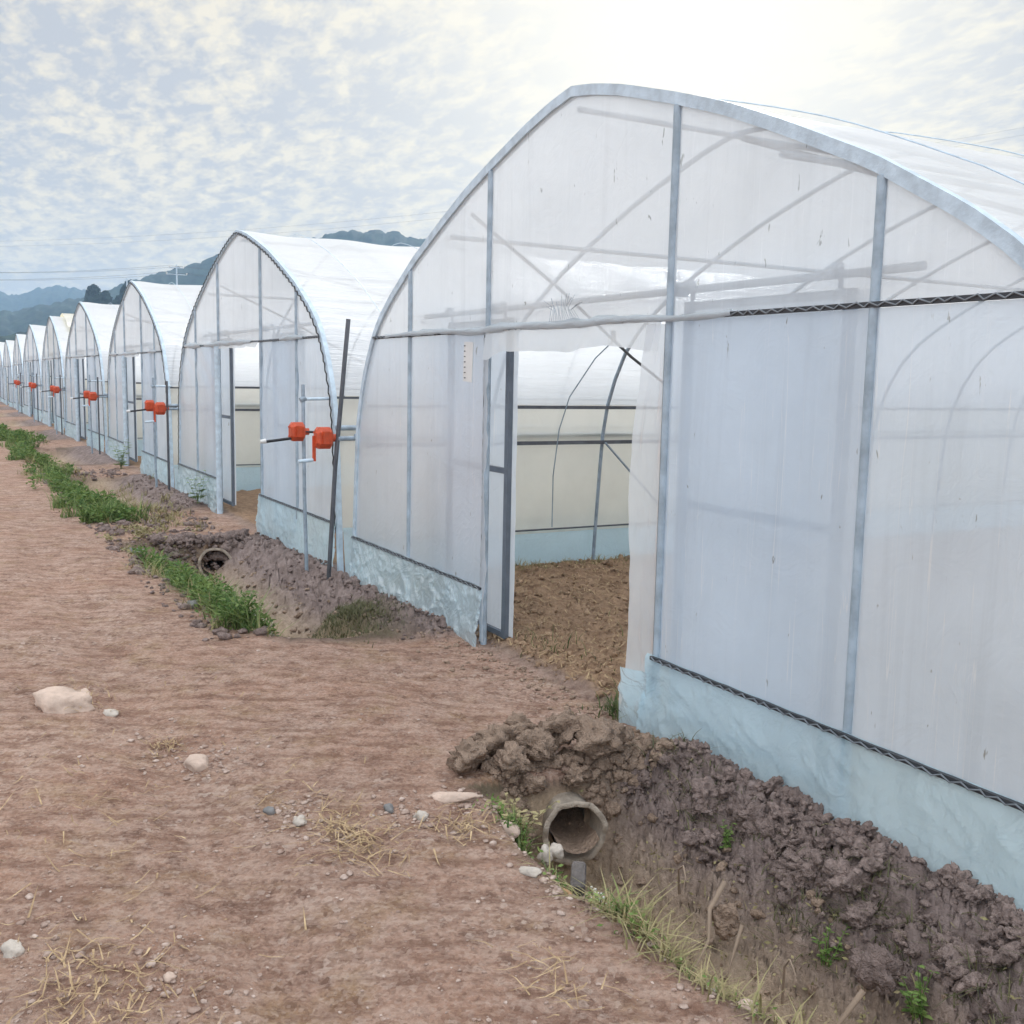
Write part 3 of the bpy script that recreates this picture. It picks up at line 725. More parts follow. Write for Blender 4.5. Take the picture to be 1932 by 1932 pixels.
# ------------------------------------------------------------------ curtain winders
def gearbox(mb_parent, c, s=1.0):
    b = MB(); w_, h_, d_ = .062*s, .085*s, .045*s
    oc = [(-.5, -1), (.5, -1), (1, -.55), (1, .55), (.5, 1), (-.5, 1), (-1, .55), (-1, -.55)]
    for (ya, sc) in ((0, 1),):
        fr1 = [(c[0]+x*w_, c[1]-d_, c[2]+z*h_) for x, z in oc]; bk1 = [(c[0]+x*w_, c[1]+d_, c[2]+z*h_) for x, z in oc]
        f2 = [(c[0]+x*w_*.72, c[1]-d_*1.45, c[2]+z*h_*.72) for x, z in oc]; b2 = [(c[0]+x*w_*.72, c[1]+d_*1.45, c[2]+z*h_*.72) for x, z in oc]
        n = 8; vs = f2+fr1+bk1+b2; fs = [tuple(range(8))[::-1], tuple(range(24, 32))]
        for L in range(3):
            for k in range(8): fs.append((L*8+k, L*8+(k+1) % 8, (L+1)*8+(k+1) % 8, (L+1)*8+k))
        b.add(vs, fs)
    b.tube([(c[0], c[1]+d_, c[2]), (c[0], c[1]+d_*2.4, c[2])], .032*s, 12)
    b.box((c[0]+w_*1.0, c[1], c[2]+.005), (.03*s, .05*s, .10*s))
    for q in (-1, 1):
        for z in (-1, 1): b.tube([(c[0]+q*w_*.5, c[1]-d_*1.6, c[2]+z*h_*.5), (c[0]+q*w_*.5, c[1]-d_*1.3, c[2]+z*h_*.5)], .008*s, 6)
    return b.build('gearbox', MT['orange'], mb_parent)
def winder(kind, label):
    g = empty('curtain_winder', (0, 0, 0), label, 'crank winder', 'orange crank winders between the greenhouses')
    if kind == 'a':
        c = (-3.715, -.27, 1.15)
        MB().tube([(-3.66, -.24, -.35), (-3.70, -.25, .6), (-3.74, -.245, 1.54)], .0155, 10).build('guide_pole', MT['steel'], g)
        gearbox(g, (c[0]-.02, c[1]-.03, c[2]), .92)
        MB().tube([(c[0], c[1]+.03, c[2]), (c[0]+.02, .06, c[2]-.015)], .010, 8).build('drive_shaft', MT['black'], g)
        MB().tube([(c[0], c[1]-.05, c[2]-.05), (c[0]-.015, -.56, 1.07)], .012, 8).build('crank_arm', MT['black'], g)
        MB().tube([(c[0]-.015, -.565, 1.075), (c[0]-.017, -.61, 1.07)], [.02, .016], 10).build('crank_grip', MT['white'], g)
        MB().tube([(-3.735, -.245, 1.42), (-3.76, .0, 1.425)], .013, 8).build('bracket', MT['steel_lt'], g)
        MB().tube([(-3.735, -.27, 1.41), (-3.735, -.225, 1.43)], .024, 8).build('clamp', MT['steel'], g)
    else:
        c = (-3.15, -.20, 1.13)
        MB().tube([(-3.22, -.23, -.38), (-3.16, -.17, .9), (-3.13, -.07, 2.06)] if kind == 'b' else [(-3.17, -.17, -.38), (-3.16, -.17, 1.50)], .018 if kind == 'b' else .0155, 10).build('guide_pole', MT['steel_dk'], g)
        gearbox(g, (c[0]-.03, c[1]-.06, c[2]), 1.0)
        MB().tube([(c[0], c[1]+.05, c[2]-.005), (c[0], .06, c[2]-.005)], .019, 10).build('drive_shaft', MT['steel'], g)
        MB().box((c[0]-.05, c[1]-.13, c[2]-.085), (.014, .026, .20)).build('crank_arm', MT['orange'], g)
        MB().tube([(c[0]-.05, c[1]-.14, c[2]-.175), (c[0]-.05, c[1]-.26, c[2]-.185)], .015, 10).build('crank_grip', MT['steel_lt'], g)
    return g
ORD = ['nearest', 'second', 'third', 'fourth', 'fifth', 'sixth']
wa = winder('a', 'orange crank box on a short pole, black arm pointing left, beside the second greenhouse')
wb = winder('b', 'orange crank box with grey grip on tall dark leaning pole beside the nearest greenhouse')
wc = winder('c', 'x')
for k in range(1, 6):
    c = copy_tree(wa); c.location = (-k*HD+.05, 0, 0); c['label'] = f'orange crank box on the shorter pole in the {ORD[k]} gap, counted from the camera'
    c = wc if k == 1 else copy_tree(wc); c.location = (-k*HD+.05, 0, 0); c['label'] = f'orange crank box on the taller pole in the {ORD[k]} gap, counted from the camera'

# ------------------------------------------------------------------ culvert pipes
def culvert(x, y, z, yaw, ro, ri, label, L=1.1):
    g = empty('culvert_pipe', (x, y, z), label, 'drain pipe', 'concrete culvert pipes under the doorway paths', yaw)
    n = 40; prof = [(0.0, ro), (0.004, ro-.004), (.004, ri+.004), (0, ri), (-L, ri), (-L, ro)]
    Pg = np.zeros((len(prof), n, 3))
    for i, (px0, r0) in enumerate(prof):
        for k in range(n):
            a = 2*math.pi*k/n; j = 1+.012*math.sin(3*a+1)+.01*math.sin(7*a)
            Pg[i, k] = (px0+(.006*math.sin(5*a)+.005*math.sin(11*a) if i < 4 else 0), r0*j*math.cos(a), r0*j*math.sin(a))
    link('pipe_wall', grid_mesh('pipe_wall', Pg, wrap=True), MT['concrete'], g)
    MB().tube([(-L-.02, 0, 0), (-L+.03, 0, 0)], ro-.004, 24).build('end_plug', MT['clod_tan'], g)  # cap added to stop light leaking in from beneath the terrain
    Pg = np.zeros((20, 12, 3))
    for i in range(20):
        for k in range(12):
            xx = .05-L*i/19; yy = (k/11*2-1)*ri*.8; Pg[i, k] = (xx, yy, -ri*.80+.03*float(vn(np.array([xx*9]), np.array([yy*14]), 3)[0])+.10*(yy/ri)**2)
    link('silt', grid_mesh('silt', Pg), MT['clod_tan'], g)
    return g
culvert(1.32, -.73, -.205, R(-16), .138, .113, 'open round concrete drain pipe under clods at the near end of the doorway path')
culvert(-5.43, -.60, -.235, R(-12), .165, .138, 'half hidden concrete drain pipe in the ditch before the second greenhouse')

# ------------------------------------------------------------------ stones and clods
def ico(sub):
    import bmesh
    b = bmesh.new(); bmesh.ops.create_icosphere(b, subdivisions=sub, radius=1)
    V = np.array([v.co[:] for v in b.verts]); F_ = np.array([[v.index for v in f.verts] for f in b.faces]); b.free(); return V, F_
I1, I2, I3, I4 = ico(1), ico(2), ico(3), ico(4)
def rockV(V, seed, rough=.25, facet=4):
    r = np.random.default_rng(seed); d = np.ones(len(V))
    for _ in range(facet*2):
        n = r.normal(size=3); n /= np.linalg.norm(n); c = r.uniform(.62, .9)
        dt = V@n; d = np.where(dt*d > c, c/np.maximum(dt, .01), d)
    s = r.uniform(0, 99)
    d = d*(1+rough*fbm(V[:, 0]*1.7+s, V[:, 1]*1.7+V[:, 2]*1.3, 4, seed)+rough*.45*fbm(V[:, 0]*4.1+V[:, 2]*2.9+s, V[:, 1]*4.3-V[:, 2]*3.1, 3, seed+3, .7))
    if rough > .6: d = d*(.80+.32*lumps(V[:, 0]*1.0+V[:, 2]*.6, V[:, 1]*1.0-V[:, 2]*.5, .42, seed+5))
    return V*d[:, None]
def stone(name, loc, size, mat, label, cat, seed, group=None, rough=.25, sink=.42, rz=0., ic=I4, facet=4):
    V = rockV(ic[0], seed, rough, facet)*np.array(size)/1.0
    o = link(name, np_mesh(name, V, ic[1], True), mat); z = gz(loc[0], loc[1]) if len(loc) < 3 else loc[2]
    o.location = (loc[0], loc[1], z+size[2]*(1-2*sink)); o.rotation_euler = (random.uniform(-.15, .15), random.uniform(-.15, .15), rz)
    return tag(o, label, cat, group)
stone('rock', (-.60, -2.46), (.17, .11, .075), MT['stone_pale'], 'large pale pinkish rock half buried in the road', 'rock', 1, sink=.45, rz=.9)
stone('rock', (-.40, -2.26), (.055, .035, .02), MT['stone_white'], 'flat pale chip lying behind the large pinkish rock', 'rock', 2, rz=.5, ic=I3)
stone('rock', (-.78, -2.33), (.04, .03, .02), MT['stone_pale'], 'small chip just left of the large pinkish rock', 'rock', 3, ic=I3)
stone('rock', (.42, -2.04), (.075, .055, .04), MT['stone_pale'], 'cream rounded stone beside the gravel patch in the road', 'rock', 4, ic=I3)
stone('rock', (1.17, -1.83), (.038, .03, .022), MT['stone_white'], 'jagged white stone at the left of the straw patch', 'rock', 5, rough=.4, ic=I3)
stone('rock', (1.02, -1.90), (.035, .02, .02), MT['stone_grey'], 'small bluish grey chip left of the jagged white stone', 'rock', 6, ic=I3)
stone('rock', (1.33, -1.42), (.038, .03, .022), MT['stone_white'], 'jagged white stone on the road near the drain pipe', 'rock', 7, rough=.4, ic=I3)
stone('rock', (1.22, -1.50), (.03, .02, .02), MT['stone_grey'], 'grey chip beside the white stone near the drain pipe', 'rock', 8, ic=I3)
stone('rock', (1.62, -2.80), (.038, .03, .022), MT['stone_white'], 'jagged white stone in the gravel heap at the lower left', 'rock', 9, rough=.4, ic=I3)
stone('rock', (1.95, -2.44), (.022, .018, .015), MT['stone_pale'], 'small cream pebble right of the lower straw patch', 'rock', 10, ic=I3)
stone('rock', (1.24, -1.24), (.11, .045, .025), MT['stone_pale'], 'long flat stone at the road edge left of the pipe', 'rock', 12, rz=.7)
stone('rock', (1.50, -1.15), (.055, .05, .035), MT['stone_pale'], 'pale flat stone under the green tuft by the pipe', 'rock', 13, rz=.7, ic=I3)
stone('rock', (1.66, -1.03, -.08), (.03, .028, .03), MT['stone_white'], 'white lump stone below the pipe mouth', 'rock', 14, ic=I3)
stone('rock', (1.75, -1.13, -.03), (.036, .028, .034), MT['stone_white'], 'upright white stone next to the dark block', 'rock', 15, rough=.5, ic=I3)
stone('rock', (2.00, -1.20), (.035, .03, .028), pbr('ochre_stone', (.50, .30, .15), .8), 'small ochre stone at the foot of the dark block', 'rock', 16, ic=I3)
stone('rock', (1.88, -1.27), (.05, .03, .015), MT['stone_white'], 'thin pale slab on the road side of the dark block', 'rock', 17, rz=.3, ic=I3)
stone('rock', (2.62, -1.12), (.07, .045, .05), MT['stone_white'], 'cream stone among dry grass at the ditch edge', 'rock', 18, rough=.4, ic=I3)
stone('rock', (2.40, -1.10), (.12, .05, .03), MT['stone_pale'], 'long tan stone bedded in the ditch edge grass', 'rock', 19, rz=-.2)
stone('rock', (2.78, -1.13), (.04, .03, .03), MT['stone_pale'], 'small tan stone at the lower end of the ditch edge', 'rock', 26, ic=I3)
stone('rock', (-5.3, -1.42), (.26, .14, .055), MT['stone_grey'], 'flat grey slab at the edge of the far grass strip', 'rock', 20, rz=.3)
stone('rock', (-4.9, -1.20), (.16, .09, .04), MT['stone_pale'], 'pale flat stone behind the grey slab', 'rock', 27, rz=.6)
stone('rock', (-1.95, -1.22), (.17, .09, .045), MT['stone_grey'], 'dark flat slab at the end of the green grass strip', 'rock', 21, rz=.2)
stone('rock', (-1.63, -1.05), (.08, .06, .05), MT['stone_grey'], 'rounded grey stone near the end of the second ditch', 'rock', 22, ic=I3)
stone('rock', (-2.55, -1.42), (.08, .05, .035), MT['stone_grey'], 'small grey stone left of the dark flat slab', 'rock', 23, ic=I3)
stone('rock', (-9.3, -1.05), (.22, .14, .05), MT['stone_pale'], 'pale flat rock on the verge beyond the second greenhouse', 'rock', 24, rz=.4)
stone('rock', (-11.2, -1.2), (.2, .14, .07), MT['stone_white'], 'pale rock beside the far green grass strip', 'rock', 25, rz=.4)
# broken block
b = MB(); Mx = Matrix.Rotation(R(-35), 3, 'Z') @ Matrix.Rotation(R(18), 3, 'Y')
b.box((0, 0, 0), (.12, .05, .05), Mx); o = b.build('broken_block', MT['block_dk']); o.location = (1.96, -1.13, -.02)
bv = o.modifiers.new('bevel', 'BEVEL'); bv.width = .012; bv.segments = 2
tag(o, 'dark grey broken block leaning at the ditch edge below the pipe', 'block')
for i, (x, y, z, s, lb) in enumerate(((.92, -.86, .03, .105, 'rounded grey earth clod topmost on the left of the drain pipe'), (1.02, -1.05, .02, .085, 'crumbly clod at the left end of the heap by the pipe'), (1.16, -.93, .03, .08, 'clod resting against the left side of the pipe'),
                                 (.98, -.58, .05, .10, 'clod resting on top of the pipe, middle of the heap'), (1.12, -.46, .03, .11, 'large tan clod at the right end of the heap over the pipe'), (.80, -.70, .02, .07, 'small clod behind the heap over the pipe'), (1.06, -.76, .03, .075, 'clod sitting directly above the pipe rim'), (1.19, -.64, -.075, .06, 'small clod wedged at the upper right of the pipe rim'), (1.17, -.84, -.08, .055, 'small clod wedged at the upper left of the pipe rim'))):
    stone('dirt_clod', (x-.02, y, z+.035), (s*1.15, s, s*.72), MT['clod_tan'], lb, 'earth clod', 60+i, 'earth clods heaped over the drain pipe', .75, .4, random.random()*3, I4, 2)
stone('dirt_clod', (2.12, -.62, -.22), (.06, .05, .06), MT['clod_tan'], 'rounded clod bulging from the ditch wall beside a pale root', 'earth clod', 71, rough=.6, sink=.4)
stone('dirt_clod', (2.66, -.50, -.15), (.08, .06, .07), MT['clod'], 'large clod bulging from the bank at the lower right', 'earth clod', 72, rough=.6, sink=.4)

def scatter(name, N_, fxy, smin, smax, base, mat, flat=.6, rough=.35, seed=0, label=None, cat=None, sink=.25, variants=12):
    r = np.random.default_rng(seed); V0, F0 = base
    vr = [rockV(V0, seed*100+i, rough, 2) for i in range(variants)]
    xy = fxy(r, N_); z = terrain(xy[:, 0], xy[:, 1])[0]; N2 = len(xy)
    Vs = np.zeros((N2, len(V0), 3)); s = smin*(smax/smin)**(r.random(N2)**1.8)
    for i in range(N2):
        a = r.random()*6.28; c_, s_ = math.cos(a), math.sin(a); q = vr[i % variants]*np.array([1, r.uniform(.6, 1), flat*r.uniform(.7, 1.2)])*s[i]
        Vs[i, :, 0] = q[:, 0]*c_-q[:, 1]*s_+xy[i, 0]; Vs[i, :, 1] = q[:, 0]*s_+q[:, 1]*c_+xy[i, 1]; Vs[i, :, 2] = q[:, 2]+z[i]+s[i]*flat*(1-2*sink)
    F_ = (F0[None]+(np.arange(N2)*len(V0))[:, None, None]).reshape(-1, 3)
    o = link(name, np_mesh(name, Vs.reshape(-1, 3), F_, len(V0) > 20), mat); tag(o, label, cat, kind='stuff'); return o
def f_road(r, n):
    d = 1.9+10*r.random(n)**1.6; a = R(120)+R(66)*r.random(n); x = CAM.x+d*np.cos(a); y = CAM.y+d*np.sin(a)
    t = terrain(x, y, False); k = (t[1] > .6) & (vn(x*1.3, y*1.3, 91) > .35); return np.stack([x, y], 1)[k]
scatter('gravel', 4200, f_road, .003, .011, I1, MT['pebble'], .5, .3, 1, 'small loose gravel strewn over the dirt road', 'gravel')
def f_heaps(r, n):
    cs = [(.25, -2.10, .16, .10), (.42, -1.95, .1, .08), (1.12, -1.86, .12, .07), (1.28, -1.46, .1, .06), (1.66, -2.80, .2, .09), (1.35, -1.75, .2, .08), (2.0, -2.4, .14, .07), (1.75, -1.18, .2, .07), (2.05, -1.22, .12, .05), (1.35, -1.2, .12, .06), (-2.1, -1.3, .35, .1), (-5.2, -1.5, .6, .15), (2.5, -1.15, .3, .06)]
    k = r.integers(0, len(cs), n); c = np.array(cs)[k]; return c[:, :2]+r.normal(size=(n, 2))*c[:, 2:4]*1.0
scatter('gravel', 1300, f_heaps, .004, .017, I2, MT['pebble'], .42, .55, 2, 'coarser broken stone gathered in small heaps on the road', 'gravel')
def f_bank(r, n):
    x = np.concatenate([1.2+3.2*r.random(n//2), -12+13.2*r.random(n-n//2)]); y = -.08-.34*r.random(n)**1.6
    t = terrain(x, y, False); k = ~((t[2] < .1) & (t[1] > .5)); return np.stack([x, y], 1)[k]
scatter('soil_clods', 5200, f_bank, .003, .022, I2, MT['clod'], .7, .9, 3, 'crumbly purple brown soil banked along the film skirts', 'soil')
def f_big(r, n):
    x = 1.15+3.0*r.random(n); y = -.10-.30*r.random(n)**1.3; k = vn(x*4, y*4, 17) > .38; return np.stack([x, y], 1)[k]
scatter('soil_clods', 190, f_big, .030, .075, I4, MT['clod'], .8, 1.0, 15, 'large ragged wet clods along the near film skirt', 'soil', .42)
def f_lip2(r, n):
    x = -5.85+.4*r.random(n); y = -1.15+.9*r.random(n); return np.stack([x, y], 1)
scatter('soil_clods', 500, f_lip2, .015, .07, I2, MT['clod'], .8, .9, 19, 'broken earth heaped over the far drain pipe', 'soil')
def f_ditch(r, n):
    x = np.concatenate([1.2+3.2*r.random(n//2), -5.4+4*r.random(n-n//2)]); y = -1.05+.7*r.random(n)
    t = terrain(x, y, False); k = (t[2] > .3); return np.stack([x, y], 1)[k]
scatter('soil_clods', 900, f_ditch, .006, .030, I2, MT['clod_tan'], .7, .8, 4, 'small tan crumbs lying in the ditches', 'soil')
def f_in(r, n):
    x = -3+5.6*r.random(n); y = .02+3.2*r.random(n)**1.3; return np.stack([x, y], 1)
scatter('soil_clods', 2200, f_in, .006, .035, I2, MT['clod_in'], .7, .8, 5, 'tilled clods on the floor inside the nearest greenhouse', 'soil')
def f_verge(r, n):
    x = -14+12.5*r.random(n); y = -1.6+1.3*r.random(n); t = terrain(x, y, False); return np.stack([x, y], 1)[(t[2] < .5)]
scatter('soil_clods', 1400, f_verge, .012, .06, I2, MT['clod'], .6, .8, 6, 'rough soil lumps on the verge before the farther greenhouses', 'soil')
def f_path(r, n):
    x = -1.4+2.6*r.random(n); y = -.05-.5*r.random(n)*np.abs(r.random(n)); return np.stack([x, y], 1)
scatter('soil_clods', 260, f_path, .006, .022, I2, MT['clod_tan'], .6, .8, 8, 'loose crumbs trodden at the threshold of the nearest doorway', 'soil')

# ------------------------------------------------------------------ blades, straw, weeds
def blades(name, pts, hmin, hmax, wd, mat, label, cat, lean=.5, seed=0, seg=3, flat=0.):
    r = np.random.default_rng(seed); n = len(pts); x, y = pts[:, 0], pts[:, 1]; z = terrain(x, y)[0]
    h = (hmin+(hmax-hmin)*r.random(n)**1.3)*(.45+.9*vn(x*5, y*5, 55)); a = r.random(n)*6.283; ln = lean*(.3+r.random(n)); wa_ = r.random(n)*6.283
    V = np.zeros((n, (seg+1)*2, 3)); w0 = wd*(.6+.8*r.random(n))
    for i in range(seg+1):
        t = i/seg; hh_ = h*(t-.35*ln*t*t)*(1-flat); out = h*ln*t*t+h*flat*t
        cx = x+np.cos(a)*out+(np.sin(a)*flat*h*t*.3*np.sin(wa_)); cy = y+np.sin(a)*out; ww = w0*(1-t)**.7*.5+.0004
        V[:, 2*i, 0] = cx-np.sin(a)*ww; V[:, 2*i, 1] = cy+np.cos(a)*ww; V[:, 2*i+1, 0] = cx+np.sin(a)*ww; V[:, 2*i+1, 1] = cy-np.cos(a)*ww
        V[:, 2*i, 2] = V[:, 2*i+1, 2] = z+hh_-.004+flat*(.022+.012*np.sin(t*3.1+wa_))
    F0 = np.array([[2*i, 2*i+1, 2*i+3, 2*i+2] for i in range(seg)])
    F_ = (F0[None]+(np.arange(n)*(seg+1)*2)[:, None, None]).reshape(-1, 4)
    o = link(name, np_mesh(name, V.reshape(-1, 3), F_, True), mat); return tag(o, label, cat, kind='stuff')
def clump(r, cs, n):
    cs = np.array(cs); k = r.choice(len(cs), n, p=cs[:, 4]/cs[:, 4].sum()); return cs[k, :2]+r.normal(size=(n, 2))*cs[k, 2:4]
rg = np.random.default_rng(5)
def strip(r, x0, x1, yc, wy, n, tufts):
    tx = x0+(x1-x0)*r.random(tufts); ty = yc+wy*r.normal(size=tufts); k = r.integers(0, tufts, n)
    return np.stack([tx[k]+r.normal(size=n)*.05, ty[k]+r.normal(size=n)*.04], 1)
blades('grass', strip(rg, -4.7, -1.75, -1.20, .10, 3600, 60), .06, .30, .011, MT['grass'], 'green grass strip along the second ditch, nearest the camera', 'grass', 1.1, 1)
blades('grass', strip(rg, -13.5, -7.0, -1.33, .17, 3200, 80), .07, .28, .014, MT['grass'], 'green grass strip before the second and third greenhouses', 'grass', .7, 2)
blades('grass', strip(rg, -26, -15.5, -1.4, .2, 2400, 90), .08, .26, .018, MT['grass'], 'far green grass strip at the left edge of the road', 'grass', .7, 3)
blades('grass', strip(rg, -5.0, -1.6, -1.15, .16, 1700, 70), .04, .20, .007, MT['dry'], 'dry stems mixed through the near grass strip', 'grass', 1.2, 24)
blades('grass', strip(rg, -26, -7, -1.3, .25, 2200, 160), .05, .20, .011, MT['dry'], 'dry stems mixed through the far grass strips', 'grass', 1.2, 25)
blades('grass', strip(rg, -12, -6.6, -.75, .22, 1500, 90), .05, .18, .010, MT['dry'], 'dull dry grass on the verge before the second greenhouse', 'grass', .9, 4)
blades('grass', np.stack([-1.88+.24*rg.normal(size=2600), -.52+.15*rg.normal(size=2600)], 1), .02, .075, .005, MT['moss'], 'short olive grass covering the mound by the nearest greenhouse', 'grass', 1.2, 5)
blades('grass', clump(rg, [(2.28, -1.15, .13, .04, 2), (2.50, -1.13, .12, .04, 3), (2.70, -1.11, .1, .04, 2), (2.90, -1.08, .1, .04, 1.5), (2.1, -1.17, .1, .03, 1)], 950), .03, .15, .006, MT['dry'], 'dry yellowish grass hanging over the near ditch edge', 'grass', 1.3, 6)
blades('grass', clump(rg, [(1.48, -1.10, .035, .025, 3), (2.24, -1.16, .03, .02, 2), (2.62, -1.12, .03, .02, 2), (1.95, -1.14, .06, .03, 1.2), (2.1, -1.14, .05, .03, 1)], 300), .03, .12, .007, MT['grass'], 'fresh green tufts along the near ditch edge', 'grass', 1.1, 7)
blades('grass', clump(rg, [(.62, .02, .07, .08, 3), (.45, .25, .12, .08, .6), (.0, .6, .5, .3, .4), (-.6, .25, .1, .1, .5)], 420), .04, .20, .006, MT['grass_dk'], 'green grass tuft inside the right door jamb', 'grass', 1.0, 8)
blades('grass', clump(rg, [(1.6, -.28, .12, .05, 1), (2.0, -.28, .15, .06, 1), (2.5, -.30, .12, .06, 1.4), (2.9, -.30, .1, .06, 1), (1.25, -.2, .1, .05, .7), (2.3, -.42, .12, .06, .8)], 900), .025, .10, .0045, MT['moss'], 'thin olive grass wisps on the purple soil bank', 'grass', 1.5, 9)
blades('grass', np.stack([-2.95+.12*np.abs(rg.normal(size=700)), .8+1.9*rg.random(700)], 1), .02, .10, .005, MT['dry'], 'dry grass along the inner side wall of the nearest greenhouse', 'grass', 1.2, 10)
blades('straw', np.stack([-3+4.6*rg.random(5200), .05+3.4*rg.random(5200)**1.2], 1), .03, .13, .0065, MT['straw'], 'chopped straw strewn over the soil inside the nearest greenhouse', 'straw', .05, 11, 3, .92)
blades('straw', clump(rg, [(.6, -2.5, .5, .2, 1.5), (-1.2, -2.0, .6, .3, 1), (1.36, -1.70, .16, .07, 3), (1.50, -1.33, .06, .05, 1), (1.95, -2.62, .16, .10, 2.5), (.15, -2.12, .05, .04, 1), (-.65, -2.35, .16, .08, 1), (2.45, -1.5, .1, .06, .5), (.9, -1.9, .5, .3, .8)], 900), .03, .13, .0045, MT['straw'], 'dry straw lying in patches on the dirt road', 'straw', .05, 12, 3, .93)
blades('straw', np.stack([1.2+2.6*rg.random(500), -.95+.75*rg.random(500)], 1), .02, .10, .003, MT['dry'], 'dead stems and fine roots strewn in the near ditch', 'straw', .1, 13, 3, .7)
def weed(x, y, h, nst, label, seed, flowers=True, mat='leaf', spread=.5):
    r = random.Random(seed); z = gz(x, y); g = empty('weed_plant', (x, y, z), label, 'weed')
    st = MB(); lv = MB(); fl = MB()
    for i in range(nst):
        a = r.random()*6.28; L = h*(.6+.5*r.random()); p = Vector((r.gauss(0, .012), r.gauss(0, .012), -.01)); pts = [p.copy()]; d = Vector((math.cos(a)*spread*.4, math.sin(a)*spread*.4, 1)).normalized()
        for k in range(5):
            p = p+d*L/5; d = (d+Vector((math.cos(a)*.12*spread+r.gauss(0, .08), math.sin(a)*.12*spread+r.gauss(0, .08), 0))).normalized(); pts.append(p.copy())
            for q in range(2):
                la = r.random()*6.28; o_ = Vector((math.cos(la), math.sin(la), .25)); sz = h*.19*(.6+.8*r.random())*(1.1-.1*k); sdv = Vector((-math.sin(la), math.cos(la), 0))
                lv.add([p, p+o_*sz*.5+sdv*sz*.28, p+o_*sz+Vector((0, 0, -sz*.15)), p+o_*sz*.5-sdv*sz*.28], [(0, 1, 2, 3)])
        st.tube(pts, [.0022, .002, .0018, .0015, .0012, .001], 4)
        if flowers:
            for q in range(3):
                c = pts[-1]+Vector((r.gauss(0, .012), r.gauss(0, .012), r.gauss(.004, .006)))
                V_, F_ = I1; fl.add([c+Vector(v)*.0055 for v in V_], [tuple(f) for f in F_])
    st.build('stem', MT['leaf'] if mat != 'dry' else MT['dry'], g); lv.build('leaves', MT[mat], g)
    if flowers: fl.build('flowers', MT['flower'], g)
    return g
def f_lip(r, n):
    x = 1.0+.24*r.random(n); y = -1.0+.85*r.random(n); return np.stack([x, y], 1)[(np.abs(y+.73) > .145) | (x < 1.10)]
scatter('soil_clods', 800, f_lip, .010, .045, I2, MT['clod_tan'], .8, .8, 9, 'crumbly earth broken off around the drain pipe', 'soil')
weed(1.90, -1.02, .17, 12, 'white flowered weed in the middle of the ditch edge below the pipe', 1)
for i in range(9):
    weed(-4.3+.29*i, -1.24+.05*math.sin(i*2.3), .26+.06*math.sin(i*5), 9, ['leafy weed at the far tip of the near grass strip', 'second leafy weed from the far tip of the near grass strip', 'third leafy weed from the far tip of the near grass strip', 'fourth leafy weed from the far tip of the near grass strip', 'leafy weed in the middle of the near grass strip', 'fourth leafy weed from the near end of the grass strip', 'third leafy weed from the near end of the grass strip', 'second leafy weed from the near end of the grass strip', 'leafy weed at the near end of the grass strip'][i], 30+i, False, 'leaf_g', .9)
weed(2.03, -.98, .20, 8, 'broad leaved weed with few flowers right of the white flowered one', 2, True, 'leaf', .8)
weed(1.78, -.98, .15, 7, 'low weed in front of the pipe mouth', 3)
weed(2.14, -1.03, .14, 8, 'green weed at the ditch edge beside the long tan stone', 4, False)
weed(1.42, -1.05, .20, 12, 'brownish bushy weed against the left rim of the pipe', 5, False, 'dry', .9)
weed(1.50, -1.13, .08, 9, 'low bright green weed at the foot of the brownish one', 6, False)
weed(1.80, -.35, .13, 5, 'small hanging weed on the upper ditch wall under the film', 7, False)
weed(2.42, -.45, .13, 5, 'small weed in the middle of the purple soil bank', 8, False)
weed(2.75, -.42, .15, 7, 'dark weed on the purple bank at the lower right', 9, False)
weed(-2.15, -1.08, .22, 10, 'yellowish green weed at the end of the far grass strip', 10, True)
weed(-2.45, -1.05, .2, 9, 'second yellowish weed beside the end of the grass strip', 11, False)
weed(-8.1, -.18, .42, 9, 'dark leafy plant growing at the door of the second greenhouse', 12, False)
weed(-13.9, -.2, .5, 12, 'dark leafy plant growing at the door of the third greenhouse', 13, False)
def leaves(name, pts, h, s, mat, label, cat, seed):
    r = np.random.default_rng(seed); n = len(pts); z0 = terrain(pts[:, 0], pts[:, 1])[0]
    dens = vn(pts[:, 0]*4, pts[:, 1]*4, 55); c = np.stack([pts[:, 0], pts[:, 1], z0+h*(.25+dens)*r.random(n)**.8], 1)
    d = r.normal(size=(n, 3)); d[:, 2] = np.abs(d[:, 2])*.5; d /= np.linalg.norm(d, axis=1)[:, None]
    q = np.cross(d, r.normal(size=(n, 3))); q /= np.linalg.norm(q, axis=1)[:, None]; L = (s*(.5+r.random(n)))[:, None]
    V = np.stack([c, c+d*L*.5+q*L*.22, c+d*L, c+d*L*.5-q*L*.22], 1).reshape(-1, 3)
    o = link(name, np_mesh(name, V, np.arange(n*4).reshape(-1, 4), False), mat); return tag(o, label, cat, kind='stuff')
leaves('ground_cover', strip(rg, -4.8, -1.7, -1.18, .10, 9000, 60), .22, .034, MT['leaf_g'], 'broad leaved green weeds along the second ditch', 'weeds', 1)
leaves('ground_cover', strip(rg, -14, -7, -1.33, .16, 8000, 80), .22, .045, MT['leaf_g'], 'broad leaved weeds before the second and third greenhouses', 'weeds', 2)
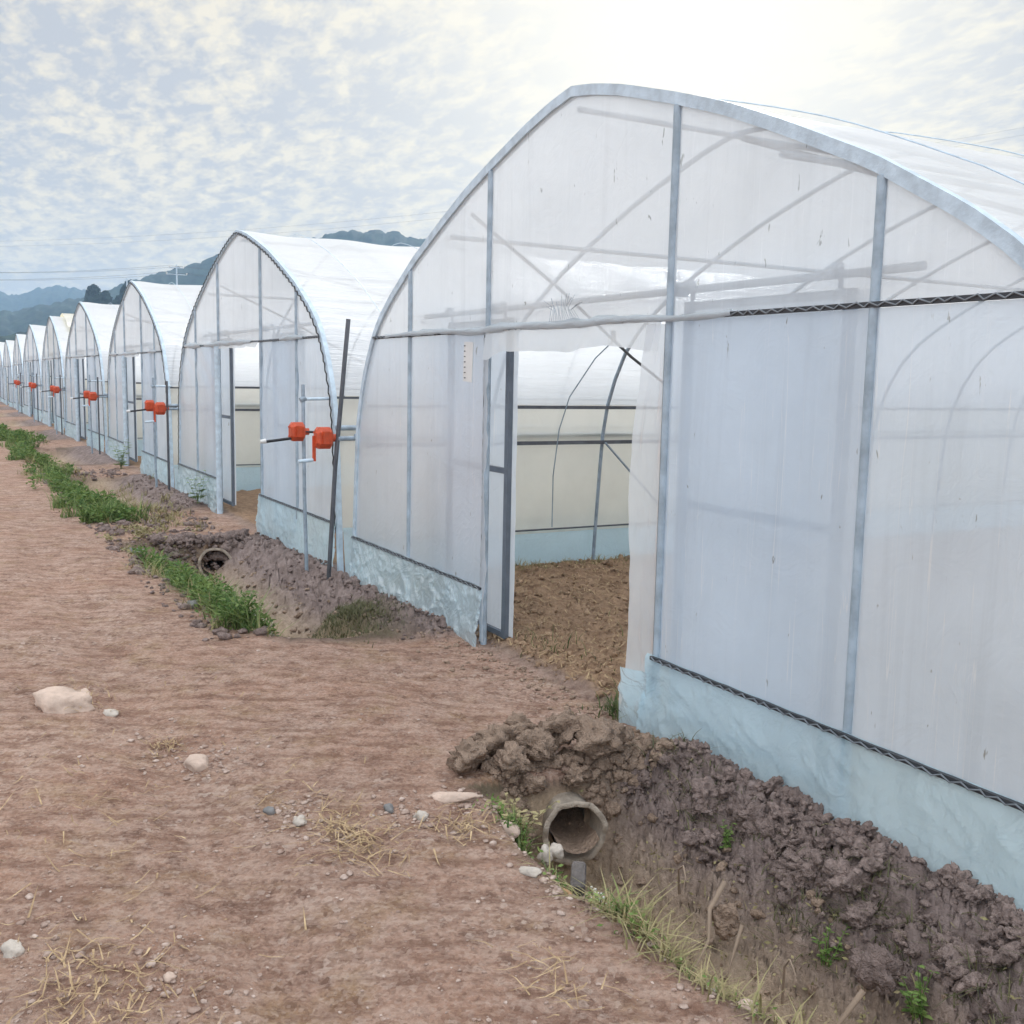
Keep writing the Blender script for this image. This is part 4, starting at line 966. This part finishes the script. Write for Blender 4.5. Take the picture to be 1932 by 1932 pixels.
leaves('ground_cover', strip(rg, -26, -15.5, -1.35, .2, 5000, 80), .24, .06, MT['leaf_g'], 'broad leaved weeds in the far green strip', 'weeds', 3)
leaves('ground_cover', strip(rg, -6.5, -4.6, -1.1, .22, 1800, 30), .10, .035, MT['dry'], 'dead brown leaves and brush round the far drain pipe', 'weeds', 4)
leaves('ground_cover', clump(rg, [(1.95, -1.13, .12, .04, 2), (2.3, -1.15, .14, .035, 2), (2.7, -1.11, .12, .035, 1), (1.45, -1.12, .05, .04, 1)], 900), .07, .018, MT['leaf'], 'small leaved weeds among the grass at the near ditch edge', 'weeds', 5)
leaves('ground_cover', clump(rg, [(1.7, -.5, .3, .1, 1), (2.4, -.5, .3, .1, 1), (2.8, -.6, .3, .1, 1)], 500), .05, .018, MT['dry'], 'dead leaf scraps on the near ditch wall', 'weeds', 6)
def root(pts, r0, label):
    o = MB().tube(pts, [r0*(1-.7*i/(len(pts)-1)) for i in range(len(pts))], 6).build('root', MT['root']); tag(o, label, 'root')
root([(2.08, -.60, -.10), (2.10, -.68, -.17), (2.16, -.73, -.24), (2.17, -.80, -.33)], .011, 'pale bent root hanging from the ditch wall beside a clod')
root([(2.22, -.64, -.18), (2.25, -.70, -.25), (2.26, -.73, -.31)], .008, 'shorter pale root right of the bent one')
root([(2.72, -.62, -.14), (2.70, -.70, -.24), (2.72, -.76, -.34)], .010, 'pale root hanging down at the lower right of the ditch')
root([(1.86, -.62, -.24), (1.90, -.66, -.12), (1.95, -.68, -.08), (1.99, -.70, -.10), (2.0, -.72, -.15)], .005, 'dry bent stem arching over the middle of the ditch')
root([(2.50, -.72, -.28), (2.52, -.74, -.14), (2.56, -.76, -.09), (2.6, -.77, -.12)], .005, 'dry bent stem standing in the lower ditch')

# ------------------------------------------------------------------ haze
HAZE = True
if HAZE:
    m, N = new_mat('haze')
    v = N.n('ShaderNodeVolumePrincipled', inp={'Color': (.44, .66, .93, 1), 'Density': .00048, 'Anisotropy': 0.})
    N.n('ShaderNodeOutputMaterial', inp={1: v.outputs[0]})
    o = MB().box((0, 0, 67), (6900, 6900, 140)).build('haze', m); tag(o, kind='stuff')
